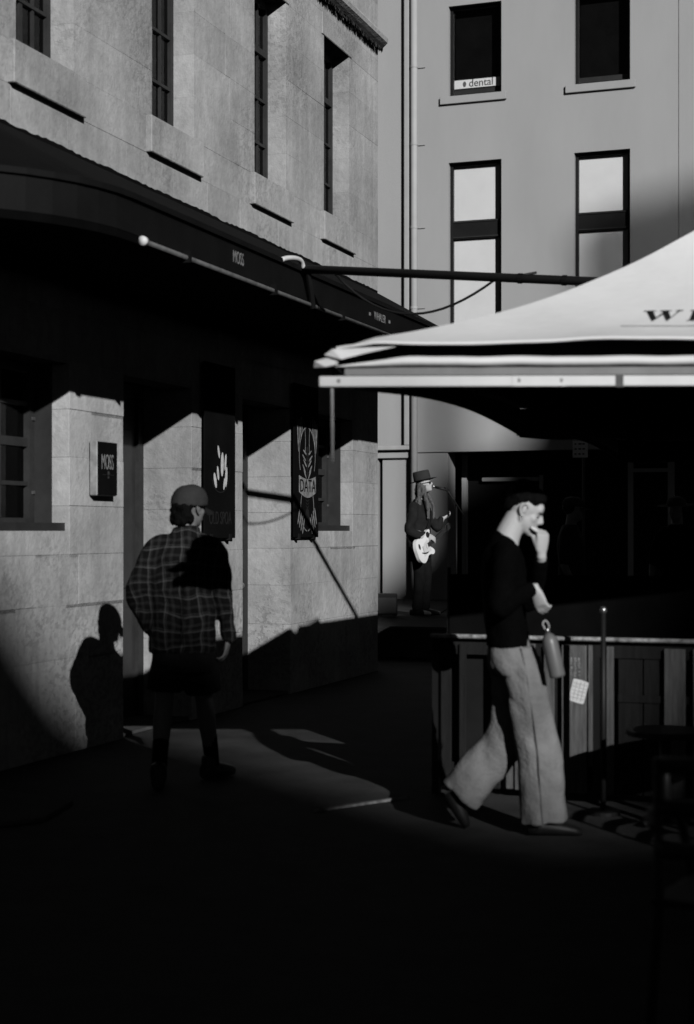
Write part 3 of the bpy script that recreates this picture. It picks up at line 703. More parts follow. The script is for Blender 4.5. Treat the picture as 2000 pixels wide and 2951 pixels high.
for ch, adv in zip('WHALER', (1.30, .98, .96, .82, .84, .9)):
    for poly in GL[ch]:
        # densify so the flat letter follows the cloth, then lay it on the slope
        pts = [(x + a * LH * 1.08, .50 + b * LH / .72 * 1.0) for a, b in poly]
        vv = [bm.verts.new(can(p, r * 1.0, .006)) for p, r in pts]
        for tri in tessellate_polygon([[V((p, r, 0)) for p, r in pts]]): bm.faces.new([vv[k] for k in tri])
    x += adv * LH * 1.12
P('lettering', bm, BLACK, um)
bm = B(); hexa(bm, [can(p, r, o) for o in (.003, .005) for p, r in ((1.34, .40), (2.7, .40), (2.7, .404), (1.34, .404))]); P('print_rule', bm, PRINTM, um)
um['group'] = 'market umbrellas over the lane'
def copy_tree(o, off, label=None):
    kids = [c for c in bpy.data.objects if c.parent == o]
    n = o.copy(); COL.objects.link(n); n.location = V(o.location) + off
    if label: n['label'] = label
    for c in kids:
        if c.name.split('.')[0] in ('corner_flap', 'hanging_strap', 'rivet', 'bar_clip', 'joint_plate'): continue
        d = c.copy(); COL.objects.link(d); mi = c.matrix_parent_inverse.copy(); d.parent = n; d.matrix_parent_inverse = mi
        for e in [x for x in bpy.data.objects if x.parent == c]:
            f = e.copy(); COL.objects.link(f); mi = e.matrix_parent_inverse.copy(); f.parent = d; f.matrix_parent_inverse = mi
    return n
copy_tree(um, F_ * 3.74, 'second cream market umbrella hidden in the dark behind the near one')

# ------------------------------------------------------------------ plank barrier, stanchion
FB = V((1.25, 8.75, 0))
def FN(a, d, z): return FB + E_ * a + F_ * d + Z_ * z
def fa(dx): 
    u = (dx * 2000 / 1575 - 1000) / 4560; return (u * 8.75 - 1.25) / (CN + SN * u)
fc = thing('plank_barrier', FN(0, 0, 0), 'waist high barrier of worn upright planks under a chipped white rail', 'barrier')
for i, (a, b, d, z0, z1, mm) in enumerate(((-.76, -.70, 0, .06, .86, WOODD), (-.655, -.615, .01, .06, .86, WOODD), (-.46, -.415, .0, .05, .87, WOODD), (-.385, -.34, .02, .05, .87, WOOD), (-.33, -.215, .0, .05, .87, WOOD), (-.17, -.05, .03, .06, .86, WOODD),
        (fa(1234), fa(1257), .0, .05, .865, WOOD), (fa(1275), fa(1331), -.01, .05, .868, WOOD), (fa(1333), fa(1343), .015, .2, .868, WOOD), (fa(1376), fa(1392), .0, .05, .865, WOOD), (fa(1400), fa(1455), .04, .05, .8, WOODD), (fa(1458), fa(1502), .04, .05, .8, WOODD), (fa(1507), fa(1555), .0, .05, .86, WOOD), (fa(1572), fa(1625), .0, .05, .86, WOOD), (fa(1640), fa(1690), 0, .05, .86, WOOD))):
    bm = B(); boxf(bm, FN, a, b, d, d + .022, z0, z1); P('plank', bevel(bm, .003, 1), mm, fc)
for a, b in ((-.80, -.42), (-.36, fa(1215)), (fa(1222), fa(1395)), (fa(1402), .95)):
    bm = B(); boxf(bm, FN, a, b, .092, .104, .04, .86); P('shade_backing', bm, BLACK, fc)  # dark sheets added so the barrier shades the ground; gaps let slivers through
bm = B(); boxf(bm, FN, -.82, .95, -.022, .028, .893, .915); P('top_rail', bevel(bm, .006, 1), RAILM, fc)
bm = B(); boxf(bm, FN, -.82, .95, .03, .06, .80, .892); boxf(bm, FN, -.82, .95, .064, .09, .10, .18); P('back_rail', bm, WOODD, fc)
for a in (-.80, .0 + fa(1350), .93):
    bm = B(); boxf(bm, FN, a - .02, a + .02, .03 + .001, .088, 0, .80); P('post', bm, BLACK, fc)
bm = B(); boxf(bm, FN, fa(1400), .95, .03, .05, .56, .60); P('middle_rail', bm, WOODD, fc)
c = FN(fa(1314), -.0125, .615)
bm = B(); rot = R(14); sw, sh = .044, .062
def stk(u, v): 
    x = u * math.cos(rot) + v * math.sin(rot); z = -u * math.sin(rot) + v * math.cos(rot); return c + E_ * x + Z_ * z
extrude_poly(bm, [stk(x * sw, y * sh) for x, y in ((-.9, 1), (0, 1.04), (.9, 1), (1, .9), (1.0, -.9), (.9, -1), (0, -1.02), (-.85, -1), (-1, -.85), (-1, .9))], -F_ * .001)
tag(P('grid_sticker', bm, STICK), 'white rounded sticker with a faint grid stuck on the widest plank', 'sticker')
wbk = thing('sunshield', FN(.2, .55, 0), 'added black canvas windbreak standing behind the plank barrier', 'sunshield')
bm = B(); boxf(bm, FN, -.86, 1.3, .54, .552, .06, 1.24); P('canvas', bm, MATTE, wbk)  # dark sheet added to keep sun off the ground behind
for a in (-.87, .4, 1.3):
    bm = B(); tube(bm, [FN(a, .565, 0), FN(a, .565, 1.28)], .012, 8); P('post', bm, BLACK, wbk, True)
st = bpy.data.objects['grid_sticker']
bm = B()
for k in range(-2, 3):
    extrude_poly(bm, [stk(-.9 * sw, k * .02), stk(.9 * sw, k * .02), stk(.9 * sw, k * .02 + .0016), stk(-.9 * sw, k * .02 + .0016)], -F_ * .0018)
for k in (-1, 0, 1):
    extrude_poly(bm, [stk(k * .022, -.9 * sh), stk(k * .022 + .0016, -.9 * sh), stk(k * .022 + .0016, .9 * sh), stk(k * .022, .9 * sh)], -F_ * .0021)
P('grid_print', bm, PRINTM, st)
bm = B(); rr = random.Random(11)
for k in range(3):
    x0 = fa(1294) + k * .022
    z = .70 + .10
    while z > .70:
        h = rr.uniform(.006, .014)
        if rr.random() < .8: boxf(bm, FN, x0 + rr.uniform(0, .004), x0 + rr.uniform(.010, .017), -.0118, -.0105, z - h, z)
        z -= h + .003
P('stencil_print', bm, PRINTM, fc)
sn = thing('stanchion', (1.357, 8.38, 0), 'thin dark stanchion with a ball top before the plank barrier', 'stanchion')
bm = B(); tube(bm, [V((1.357, 8.38, .02)), V((1.357, 8.38, 1.06))], .014, 10); P('post', bm, BLACK, sn, True)
bm = B(); ell(bm, (1.357, 8.38, 1.08), (.02, .02, .022), seg=12); P('ball_top', bm, STEEL, sn, True)
bm = B(); tube(bm, [V((1.357, 8.38, 0)), V((1.357, 8.38, .02))], .09, 20); P('base', bm, BLACK, sn)

# ------------------------------------------------------------------ paving details
bm = B(); pts = [V(q) for q in ((-3.2, 8.05, .004), (-1.78, 7.98, .004), (-1.56, 8.16, .004), (-1.50, 8.66, .004), (-2.3, 9.3, .004), (-3.2, 9.5, .004))]
extrude_poly(bm, pts, Z_ * .022); tag(P('paving_slab', bm, CONC), kind='structure')
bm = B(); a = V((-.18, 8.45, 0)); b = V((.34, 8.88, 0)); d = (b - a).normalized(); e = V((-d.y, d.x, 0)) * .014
extrude_poly(bm, [a - e, b - e, b + e, a + e], Z_ * .012); tag(P('sun_streak', bm, STREAKP), kind='structure')  # pale strip painted as a streak of sunlight on the ground

# ------------------------------------------------------------------ people
def hand(bm, w, d, n, side, curl, L=1.0, thumb=(.5, .6, .35), spread=.0):
    w = V(w); d = V(d).normalized(); n = V(n); n = (n - d * n.dot(d)).normalized(); t = d.cross(n) * side
    rg = []
    for q, rt, rn in ((-.02, .024, .020), (.0, .026, .019), (.03, .036, .017), (.065, .041, .014), (.09, .039, .011)):
        c = w + d * q * L; rg.append([c + (t * math.cos(x) * rt + n * math.sin(x) * rn) * L for x in (2 * math.pi * k / 14 for k in range(14))])
    ring_loft(bm, rg)
    for k, (off, ln) in enumerate(((.030, .070), (.010, .078), (-.010, .073), (-.029, .058))):
        p = w + (d * .084 + t * off) * L; dd = (d + t * (off * spread)).normalized(); pts = [p - d * .02, p]; q = 0
        for s, fr in enumerate((.45, .30, .25)):
            q += curl[k] * (.8, 1.0, .7)[s]; p = p + (dd * math.cos(q) + n * math.sin(q)) * ln * fr * L; pts.append(p)
        tube(bm, pts, [.0095 * L, .0095 * L, .0088 * L, .008 * L, .0066 * L], 8, None, None, True)
    p = w + (d * .02 + t * .022) * L; dd = (d * thumb[0] + t * thumb[1] + n * thumb[2]).normalized()
    d2 = (dd + d * .5 + n * .25).normalized()
    tube(bm, [p, p + dd * .038 * L, p + dd * .038 * L + d2 * .032 * L, p + dd * .038 * L + d2 * .056 * L], [.014 * L, .0115 * L, .0098 * L, .0078 * L], 8, None, None, True)
def rot3(f, u):                                        # columns: right, forward, up
    f = V(f).normalized(); u = V(u); u = (u - f * u.dot(f)).normalized(); r = f.cross(u); return Matrix((r, f, u)).transposed()
def head(bm, c, f, u, k=1.0):
    m = rot3(f, u); q = lambda x, y, z: V(c) + m @ V((x, y, z)) * k
    ell(bm, q(0, -.012, .028), (.074 * k, .094 * k, .090 * k), m)
    ell(bm, q(0, .022, -.030), (.060 * k, .068 * k, .078 * k), m)
    ell(bm, q(0, .045, -.072), (.040 * k, .042 * k, .030 * k), m)          # jaw
    ell(bm, q(0, .071, -.086), (.020 * k, .016 * k, .016 * k), m, 12)       # chin
    ell(bm, q(0, .068, .040), (.052 * k, .020 * k, .034 * k), m)            # brow
    tube(bm, [q(0, .082, .026), q(0, .095, .008), q(0, .107, -.008), q(0, .090, -.022)], [.008 * k, .010 * k, .0125 * k, .010 * k], 8, None, None, True)
    ell(bm, q(0, .086, -.048), (.022 * k, .009 * k, .0065 * k), m, 12); ell(bm, q(0, .084, -.061), (.020 * k, .009 * k, .0065 * k), m, 12)
    for s in (-1, 1): ell(bm, q(s * .040, .055, -.015), (.020 * k, .020 * k, .022 * k), m, 12)
    return q, m
def ears(q, m, k, mt, root):
    for s in (-1, 1):
        bm = B(); pts = [q(s * .071, .010, .018), q(s * .080, -.004, .030), q(s * .084, -.022, .022), q(s * .083, -.026, .0), q(s * .078, -.012, -.022), q(s * .073, .004, -.032)]
        tube(bm, spline(pts, 4), .0058 * k, 8); ell(bm, q(s * .073, -.006, .0), (.008 * k, .014 * k, .024 * k), m, 10); ell(bm, q(s * .074, .002, -.028), (.007 * k, .009 * k, .010 * k), m, 10)
        P('ear', bm, mt, root, True)
def face_bits(q, m, k, root, brow):
    for s in (-1, 1):
        bm = B(); ell(bm, q(s * .032, .0765, .005), (.0095 * k, .004 * k, .0042 * k), m, 10); P('eye', bm, BLACK, root, True)
        bm = B(); tube(bm, [q(s * .018, .089, .027), q(s * .034, .085, .031), q(s * .048, .073, .026)], .0022 * k, 6); P('eyebrow', bm, brow, root, True)
    bm = B(); tube(bm, [q(-.018, .090, -.0545), q(0, .0945, -.0545), q(.018, .090, -.0545)], .0022 * k, 6); P('lips', bm, DENIMS, root, True)

# ---- man in the plaid shirt, walking away
MO = V((-.948, 9.25, 0))
man = thing('person', MO, 'person in dark plaid shirt, shorts and round grey cap walking away', 'person')
TM = Matrix.Translation(MO) @ Matrix.Diagonal((.97, .97, .995, 1))
bm = B()
hc = (.028, .03, 1.640); q_, m_ = head(bm, hc, (.62, .78, -.08), (0, 0, 1), 1.04)
stube(bm, [(.0, -.015, 1.44, .062), (.012, .0, 1.52, .058), (.025, .015, 1.60, .056)])
body(bm, [(-.012, 0, .80, .15, .10), (-.012, 0, 1.0, .15, .105), (-.012, -.01, 1.25, .17, .11), (-.012, -.01, 1.40, .16, .09), (-.01, -.01, 1.47, .09, .06)])
stube(bm, [(-.19, -.01, 1.39, .05), (-.30, -.07, 1.15, .042), (-.245, .0, .98, .034), (-.20, .04, .90, .026)])
hand(bm, (-.20, .045, .89), (.1, .25, -1), (.8, .2, 0), -1, (.3, .35, .4, .4))
stube(bm, [(.17, -.01, 1.39, .05), (.235, -.05, 1.13, .042), (.262, .01, .93, .033), (.262, .02, .87, .026)])
hand(bm, (.262, .02, .865), (-.22, .02, -1), (-.85, .15, .1), 1, (.35, .45, .55, .6), 1.0, (.75, .35, .4))
for pts in ([(-.10, 0, .84, .085), (-.125, .02, .52, .056), (-.138, .005, .36, .056), (-.150, -.035, .10, .036)], [(.085, 0, .84, .085), (.10, .15, .52, .056), (.112, .23, .36, .056), (.135, .34, .12, .036)]): stube(bm, pts, 14, 6)
tube(bm, [V((-.150, -.06, .05)), V((-.150, .03, .045)), V((-.145, .10, .035))], [.026, .03, .022], 10, None, None, True)
tube(bm, [V((.13, .33, .055)), V((.17, .39, .045)), V((.205, .44, .035))], [.026, .03, .022], 10, None, None, True)
fuse('body', bm, SKIND, man, .0075, 4, T=TM)
qw = lambda *a: TM @ q_(*a)
ears(qw, m_, 1.04, SKIND, man); face_bits(qw, m_, 1.04, man, HAIRB)
bm = B()                                               # shirt, one surface: torso, yoke, sleeves, collar
body(bm, [(-.016, 0, .795, .198, .135), (-.016, 0, .84, .200, .137), (-.014, -.01, 1.0, .200, .137), (-.012, -.015, 1.15, .198, .137), (-.012, -.02, 1.30, .20, .138), (-.010, -.02, 1.39, .195, .12), (-.006, -.018, 1.45, .135, .095), (.0, -.012, 1.50, .085, .078), (.006, -.005, 1.535, .072, .070)], n=28)
stube(bm, [(-.11, -.015, 1.425, .075), (-.185, -.02, 1.385, .074), (-.240, -.06, 1.27, .066), (-.288, -.08, 1.15, .062), (-.262, -.04, 1.05, .060), (-.215, .02, .945, .054)])
stube(bm, [(.09, -.015, 1.425, .075), (.170, -.02, 1.385, .080), (.208, -.045, 1.27, .070), (.232, -.055, 1.13, .062), (.252, -.02, 1.0, .056), (.266, .015, .885, .050)])
ell(bm, (.01, -.03, 1.515), (.088, .062, .03)); ell(bm, (-.205, -.03, 1.11), (.045, .06, .11))
fuse('shirt', bm, PLAID, man, .010, 5, .0115, 7, TM)
bm = B()
body(bm, [(-.012, 0, .84, .185, .125), (-.012, 0, .76, .188, .13), (-.012, .01, .68, .185, .13)], n=26)
stube(bm, [(-.095, 0, .80, .098), (-.105, .005, .70, .106), (-.115, .01, .63, .110), (-.120, .015, .575, .112)], 18, rnd=False); stube(bm, [(.078, .02, .80, .098), (.088, .05, .70, .106), (.096, .075, .63, .110), (.10, .09, .555, .112)], 18, rnd=False)
fuse('shorts', bm, SHORTM, man, .010, 2, .006, 9, TM)
bm = B()                                               # curly hair under the cap
rr = random.Random(4)
for i in range(90):
    an = rr.uniform(R(100), R(330)); x = math.cos(an) * .082; y = math.sin(an) * .100
    ell(bm, q_(x, y - .008, rr.uniform(-.075, .03) - (.02 if y < -.05 else 0)), (rr.uniform(.016, .026),) * 3, seg=8)
fuse('hair', bm, HAIRB, man, .008, 2, .005, 40, TM)
bm = B(); rings = []                                   # cap: dome, band, small peak
for z, r in ((.012, 1.05), (.03, 1.07), (.06, 1.05), (.09, .94), (.112, .76), (.128, .50), (.136, .2)):
    rings.append([q_(.094 * r * math.cos(a), -.008 + .108 * r * math.sin(a), z + .010 * math.sin(a) * (1 - z * 4)) for a in (2 * math.pi * k / 28 for k in range(28))])
ring_loft(bm, rings)
cap = fuse('cap', bm, CAPM, man, .007, 4, .002, 14, TM)
bm = B(); vi = [[bm.verts.new(q_(.080 * math.sin(a) * r, .055 + .12 * math.cos(a) * r * 1.05, .028 - .03 * r * r - .03 * math.sin(a) ** 2)) for a in (R(-85 + 170 * k / 16) for k in range(17))] for r in (.45, .8, 1.0)]
for a, b in zip(vi, vi[1:]):
    for k in range(16): bm.faces.new((a[k], a[k + 1], b[k + 1], b[k]))
bmesh.ops.solidify(bm, geom=bm.faces[:], thickness=.006)
P('peak', bm, CAPM, cap, True).data.transform(TM)
for pts, ft, d in (([(-.142, -.015, .27, .050), (-.148, -.03, .17, .047), (-.150, -.035, .09, .046)], V((-.152, -.04, 0)), V((-.06, 1, 0))), ([(.122, .275, .27, .050), (.13, .32, .17, .047), (.135, .34, .09, .046)], V((.138, .35, 0)), V((.62, .78, 0)))):
    bm = B(); stube(bm, pts, 14); P('sock', bm, BLACKC, man, True).data.transform(TM)
    bm = B(); d = d.normalized(); pf = [(-.085, .048, .040), (-.04, .056, .044), (.04, .052, .043), (.11, .042, .044), (.165, .034, .040), (.19, .026, .028)]
    rg = []
    for a, h, w in pf:
        c = ft + d * a; sd_ = V((d.y, -d.x, 0))
        rg.append([c + sd_ * w * math.cos(x) + Z_ * max(.004, h + h * math.sin(x) * 1.0) for x in (2 * math.pi * k / 16 for k in range(16))])
    ring_loft(bm, rg); stube(bm, [(*(ft + d * -.03 + Z_ * .06), .05), (*(ft + d * -.03 + Z_ * .12), .052)], 14)
    fuse('shoe', bm, SHOEM, man, .008, 3, T=TM)

# ---- woman in light jeans, walking right, hand to her mouth
WO = V((.830, 7.88, 0)); TW = Matrix.Translation(WO) @ Matrix.Diagonal((.967, .967, 1, 1))
wom = thing('person', WO, 'person in black top and wide light jeans striding with hand at mouth', 'person')
hc = V((.055, 0, 1.598)); fw, up = V((.87, -.10, -.48)), V((.5, 0, .87))
bm = B(); q2, m2 = head(bm, hc, fw, up, 1.0)
stube(bm, [(-.05, .0, 1.42, .072), (-.030, 0, 1.48, .066), (.0, 0, 1.54, .061), (.03, 0, 1.59, .058)], 16)
body(bm, [(-.03, 0, .93, .075, .11), (-.045, 0, 1.08, .075, .11), (-.05, 0, 1.25, .09, .13), (-.05, 0, 1.37, .08, .14), (-.045, 0, 1.43, .06, .08)])
stube(bm, [(-.045, -.16, 1.375, .045), (-.09, -.215, 1.13, .036), (.0, -.235, 1.18, .030), (.075, -.225, 1.225, .024)])
hand(bm, (.082, -.225, 1.222), (.36, .0, -.93), (.5, .75, .2), -1, (.45, .55, .65, .7), 1.0, (.7, .5, .4))
stube(bm, [(-.03, .15, 1.375, .045), (.10, .19, 1.14, .036), (.135, .10, 1.26, .030), (.142, .0, 1.375, .028)])
hand(bm, (.142, -.005, 1.385), (.08, -.12, .99), (-.62, .75, .12), 1, (1.05, 1.1, 1.2, 1.25), 1.12, (.85, .25, .45))
stube(bm, [(-.02, -.07, .90, .07), (.07, -.09, .50, .05), (.12, -.09, .09, .035)]); stube(bm, [(-.03, .07, .90, .07), (-.01, .09, .50, .05), (-.26, .09, .16, .035)])
tube(bm, [V((.10, -.09, .05)), V((.2, -.09, .035)), V((.28, -.09, .025))], [.034, .034, .024], 10, None, None, True)
tube(bm, [V((-.30, .09, .15)), V((-.275, .09, .08)), V((-.25, .09, .05))], [.024, .024, .018], 10, None, None, True)
fuse('body', bm, SKIN, wom, .0062, 4, T=TW)
WK = lambda p: TW @ V(p)
qw2 = lambda *a: TW @ q2(*a)
ears(qw2, m2, 1.0, SKIN, wom); face_bits(qw2, m2, 1.0, wom, HAIRB)
for s in (-1, 1):
    for k in range(2):
        bm = B(); c = qw2(s * .080, .004 - .010 * k, -.038 + .006 * k); tube(bm, [c + V((.006 * math.cos(x), 0, -.006 + .008 * math.sin(x))) for x in (2 * math.pi * j / 10 for j in range(11))], .0016, 5); P('earring', bm, STEEL, wom, True)
bm = B()                                               # short black hair, shaved over the ear
ell(bm, q2(0, -.036, .050), (.079, .086, .082), m2); ell(bm, q2(0, -.065, .012), (.062, .050, .062), m2); ell(bm, q2(0, .018, .100), (.066, .056, .036), m2); ell(bm, q2(0, -.045, .085), (.074, .075, .065), m2)
for s_ in (-1, 1): ell(bm, q2(s_ * .058, .020, .070), (.020, .034, .028), m2)
for k in range(7): ell(bm, q2(-.05 + .0167 * k, .060 + .006 * math.sin(k * 2), .092), (.016, .014, .016), m2)
rr = random.Random(9)
for i in range(60):
    an = rr.uniform(0, 6.28); el = rr.uniform(.2, 1.5)
    ell(bm, q2(.070 * math.cos(an) * math.cos(el), -.036 + .078 * math.sin(an) * math.cos(el), .055 + .078 * math.sin(el)), (.017, .017, .017), seg=8)
geom = bm.verts[:]
fuse('hair', bm, HAIRB, wom, .007, 3, .004, 40, TW)
bm = B()                                               # black top
body(bm, [(-.030, 0, .925, .112, .172), (-.035, 0, 1.0, .108, .160), (-.048, 0, 1.12, .108, .15), (-.052, 0, 1.26, .115, .165), (-.055, 0, 1.37, .105, .175), (-.055, 0, 1.43, .080, .10)], n=26)
def tilt(c, rx, ry, dx, dz):
    return [V((c[0] + dx * math.cos(x) * rx, ry * math.sin(x), c[2] + dz * math.cos(x))) for x in (2 * math.pi * k / 24 for k in range(24))]
ring_loft(bm, [tilt((-.06, 0, 1.36), .09, .13, 1, -.01), tilt((-.05, 0, 1.42), .075, .10, 1, -.025), tilt((-.034, 0, 1.466), .062, .078, 1, -.046)])
stube(bm, [(-.055, -.12, 1.405, .065), (-.055, -.18, 1.36, .066), (-.08, -.215, 1.24, .058), (-.092, -.225, 1.13, .056), (-.03, -.235, 1.165, .050), (.055, -.230, 1.212, .040)])
stube(bm, [(-.045, .12, 1.405, .065), (-.02, .16, 1.36, .066), (.05, .185, 1.24, .058), (.10, .19, 1.14, .056), (.13, .13, 1.23, .048), (.14, .03, 1.35, .040)])
fuse('top', bm, BLACKC, wom, .0095, 5, .006, 10, TW)
bm = B()                                               # wide jeans
body(bm, [(-.022, 0, .975, .098, .15), (-.024, 0, .90, .112, .165), (-.018, 0, .83, .118, .17), (.0, 0, .79, .11, .16)], n=26)
stube(bm, [(.0, -.08, .90, .100), (.045, -.088, .79, .104), (.085, -.09, .57, .108), (.118, -.09, .395, .111), (.138, -.09, .16, .116), (.146, -.09, .068, .123)], 20, 6, .85, V((0, 1, 0)), False)
stube(bm, [(-.02, .08, .90, .098), (-.012, .088, .74, .10), (-.005, .09, .60, .102), (-.025, .09, .47, .110), (-.11, .09, .35, .112), (-.195, .09, .26, .114), (-.275, .09, .165, .116)], 20, 6, .85, V((0, 1, 0)), False)
jn = fuse('jeans', bm, JEANS, wom, .0085, 2, .013, 8, TW, .38)
bm = B(); tube(bm, [WK(p) for p in ((.02, -.166, .93), (.048, -.181, .79), (.083, -.184, .57), (.105, -.187, .395), (.12, -.19, .16), (.128, -.192, .06))], .003, 6); P('side_seam', bm, DENIMS, jn)
for dx, dz in ((.055, .925), (.062, .893), (.070, .862)):
    bm = B(); ell(bm, WK((dx, -.135, dz)), (.008, .006, .008), seg=10); P('button', bm, DENIMS, jn, True)
for c, d in ((V((.12, -.09, 0)), V((1, -.03, 0))), ):
    bm = B(); rg = []
    for a, h, w in ((-.06, .04, .036), (0, .045, .042), (.10, .036, .043), (.17, .026, .038), (.205, .018, .024)):
        rg.append([WO + c + d.normalized() * a + V((0, 1, 0)) * w * math.cos(x) + Z_ * max(.004, h + h * math.sin(x)) for x in (2 * math.pi * k / 16 for k in range(16))])
    ring_loft(bm, rg); P('shoe', bm, SHOEM, wom, True)
bm = B(); d = V((.42, 0, -.9)).normalized(); rg = []
for a, h, w in ((-.05, .034, .036), (0, .045, .042), (.09, .034, .043), (.15, .026, .036), (.18, .016, .022)):
    c = WK((-.300, .09, .15)) + d * a * .85; nn = V((.9, 0, .42))
    rg.append([c + V((0, 1, 0)) * w * math.cos(x) + nn * (h * math.sin(x)) for x in (2 * math.pi * k / 16 for k in range(16))])
ring_loft(bm, rg); P('shoe', bm, SHOEM, wom, True)
# what she holds
bt = thing('water_bottle', WK((.185, -.225, .80)), 'grey insulated water bottle hanging from the hand of the person in jeans', 'bottle')
ba = V((.215, 0, -.977)).normalized(); b0 = WK((.148, -.225, 1.005))
bm = B(); tube(bm, [b0 + ba * x for x in (.0, .006, .018, .032, .05, .205, .215, .218)], [.012, .020, .030, .036, .039, .039, .037, .030], 24); P('flask', bm, BOTTLEM, bt, True)
bm = B(); tube(bm, [b0 - ba * .022, b0 - ba * .018, b0 + ba * .002], [.011, .013, .0125], 16); P('cap', bm, STEEL, bt, True)
bm = B(); tube(bm, spline([b0 - ba * .015 + V((-.008, 0, 0)), b0 - ba * .045 + V((-.016, 0, 0)), b0 - ba * .062, b0 - ba * .045 + V((.012, 0, 0)), b0 - ba * .015 + V((.008, 0, 0))], 4), .0042, 8); P('carry_loop', bm, TUBEM, bt, True)
bm = B(); c = WK((.082, -.055, 1.520)); tube(bm, [c, c + V((.018, .004, -.013)), c + V((.036, .008, -.026))], [.0085, .0085, .008], 10); tag(P('cigarette', bm, WHITEP, None, True), 'short white cigarette between fingers at the mouth of the person', 'cigarette')

# ---- singer with the white guitar on the stage
GO = V((.979, 21.0, .38))
TG = Matrix.Translation(GO)
mus = thing('person', GO, 'singer in wide hat, dark glasses, long hair and dark coat on stage', 'person')
fwd = V((.86, -.50, 0)).normalized(); lft = V((-fwd.y, fwd.x, 0)); yaw = math.atan2(fwd.y, fwd.x)
def g(f, l, z): return fwd * f + lft * l + Z_ * z
hc = g(.06, -.02, 1.735)
bm = B(); q3, m3 = head(bm, hc, (.96, -.24, .20), (-.2, 0, 1), 1.04)
def gp(*a): return [(*g(x, y, z), r) for x, y, z, r in a]
stube(bm, gp((-.03, 0, 1.47, .062), (.0, 0, 1.56, .058), (.03, -.01, 1.66, .056)))
body(bm, [(*g(0, 0, .85), .10, .15), (*g(0, 0, 1.05), .10, .14), (*g(-.02, 0, 1.3), .11, .17), (*g(-.03, 0, 1.45), .08, .15), (*g(-.03, 0, 1.52), .06, .08)], yaw)
LH_ = V((.375, .24, 1.31)); RH_ = V((.15, -.17, 1.02))
stube(bm, [(*g(-.03, .17, 1.43), .045), (*g(.10, .26, 1.17), .04), (*(LH_ - V((.07, .05, .02))), .027)])
hand(bm, LH_ - V((.06, .04, .02)), (.75, .35, .35), (-.3, .5, .8), -1, (.55, .6, .6, .6), 1.05)
stube(bm, [(*g(-.03, -.18, 1.43), .045), (-.16, -.24, 1.15, .04), (.08, -.20, 1.07, .028)])
hand(bm, (.09, -.20, 1.065), (.8, .35, -.5), (-.2, .8, -.5), -1, (.3, .4, .4, .4), 1.05)
for l in (.09, -.09): stube(bm, gp((0, l, .88, .085), (.03, l * 1.1, .48, .055), (.0, l * 1.2, .08, .04)))
for l in (.11, -.11): tube(bm, [g(-.05, l, .05), g(.08, l, .045), g(.2, l * 1.2, .03)], [.036, .04, .028], 10, None, None, True)
fuse('body', bm, SKIN, mus, .0105, 3, T=TG)
bm = B()                                              # long coat
body(bm, [(*g(-.02, 0, .72), .135, .20), (*g(-.015, 0, .9), .135, .19), (*g(-.015, 0, 1.1), .13, .18), (*g(-.03, 0, 1.3), .14, .20), (*g(-.035, 0, 1.43), .11, .19), (*g(-.03, 0, 1.50), .085, .11), (*g(-.02, 0, 1.545), .07, .075)], yaw)
stube(bm, [(*g(-.03, .15, 1.44), .07), (*g(.02, .22, 1.30), .066), (*g(.11, .27, 1.16), .06), (*(LH_ - V((.10, .07, .03))), .042)])
stube(bm, [(*g(-.03, -.16, 1.44), .07), (-.12, -.225, 1.30, .07), (-.165, -.245, 1.14, .066), (-.06, -.24, 1.07, .058), (.07, -.205, 1.065, .042)])
fuse('coat', bm, COATM, mus, .014, 4, .008, 9, TG)
bm = B()
for l in (.09, -.09): stube(bm, gp((0, l, .90, .10), (.03, l * 1.1, .48, .075), (.0, l * 1.2, .10, .07)))
fuse('trousers', bm, SHORTM, mus, .014, 3, .006, 9, TG)
for l in (.11, -.11):
    bm = B(); rg = []
    for a, h, w in ((-.09, .045, .040), (0, .05, .044), (.12, .038, .044), (.19, .03, .036), (.22, .02, .024)):
        rg.append([GO + g(a, l, 0) + lft * w * math.cos(x) + Z_ * max(.003, h + h * math.sin(x)) for x in (2 * math.pi * k / 14 for k in range(14))])
    ring_loft(bm, rg); P('shoe', bm, SHOEM, mus, True)
bm = B(); rr = random.Random(2)
for i in range(34):
    an = rr.uniform(R(-185), R(5)); rad = 1; x = .078 * math.cos(an); y = .088 * math.sin(an) - .01
    p0 = q3(x, y, .02); side = 1 if x > 0 else -1
    p1 = p0 + V((0, 0, -.12)) + V((rr.uniform(-.02, .02), rr.uniform(-.02, .02), 0)); p2 = g(.0 + rr.uniform(-.05, .05), side * -.10 + rr.uniform(-.03, .03), 1.42 + rr.uniform(-.08, .05))
    stube(bm, [(*p0, .013), (*p1, .015), (*p2, .013), (*(p2 + V((rr.uniform(-.02, .02), 0, -.07))), .006)], 6, 3)
for s in (-1, 1):                                     # two long locks in front of the shoulders
    for k in range(7):
        x = rr.uniform(-.016, .016)
        stube(bm, [(*q3(s * .07, .01 + x, -.02), .012), (*g(.10 + x, s * -.05 - .02, 1.58), .016), (*g(.145 + x, s * -.075, 1.44), .015), (*g(.15 + x, s * -.08 + x, 1.28), .006)], 6, 4)
fuse('hair', bm, HAIRG, mus, .010, 1, .006, 40, TG)
bm = B(); rings = []
for z, r in ((.050, 1.0), (.075, 1.0), (.12, .98), (.165, .95), (.178, .84), (.180, .3)):
    rings.append([GO + q3(.092 * r * math.cos(a), -.01 + .112 * r * math.sin(a), z) for a in (2 * math.pi * k / 28 for k in range(28))])
ring_loft(bm, rings); ht = P('hat', bm, CAPM, mus, True)
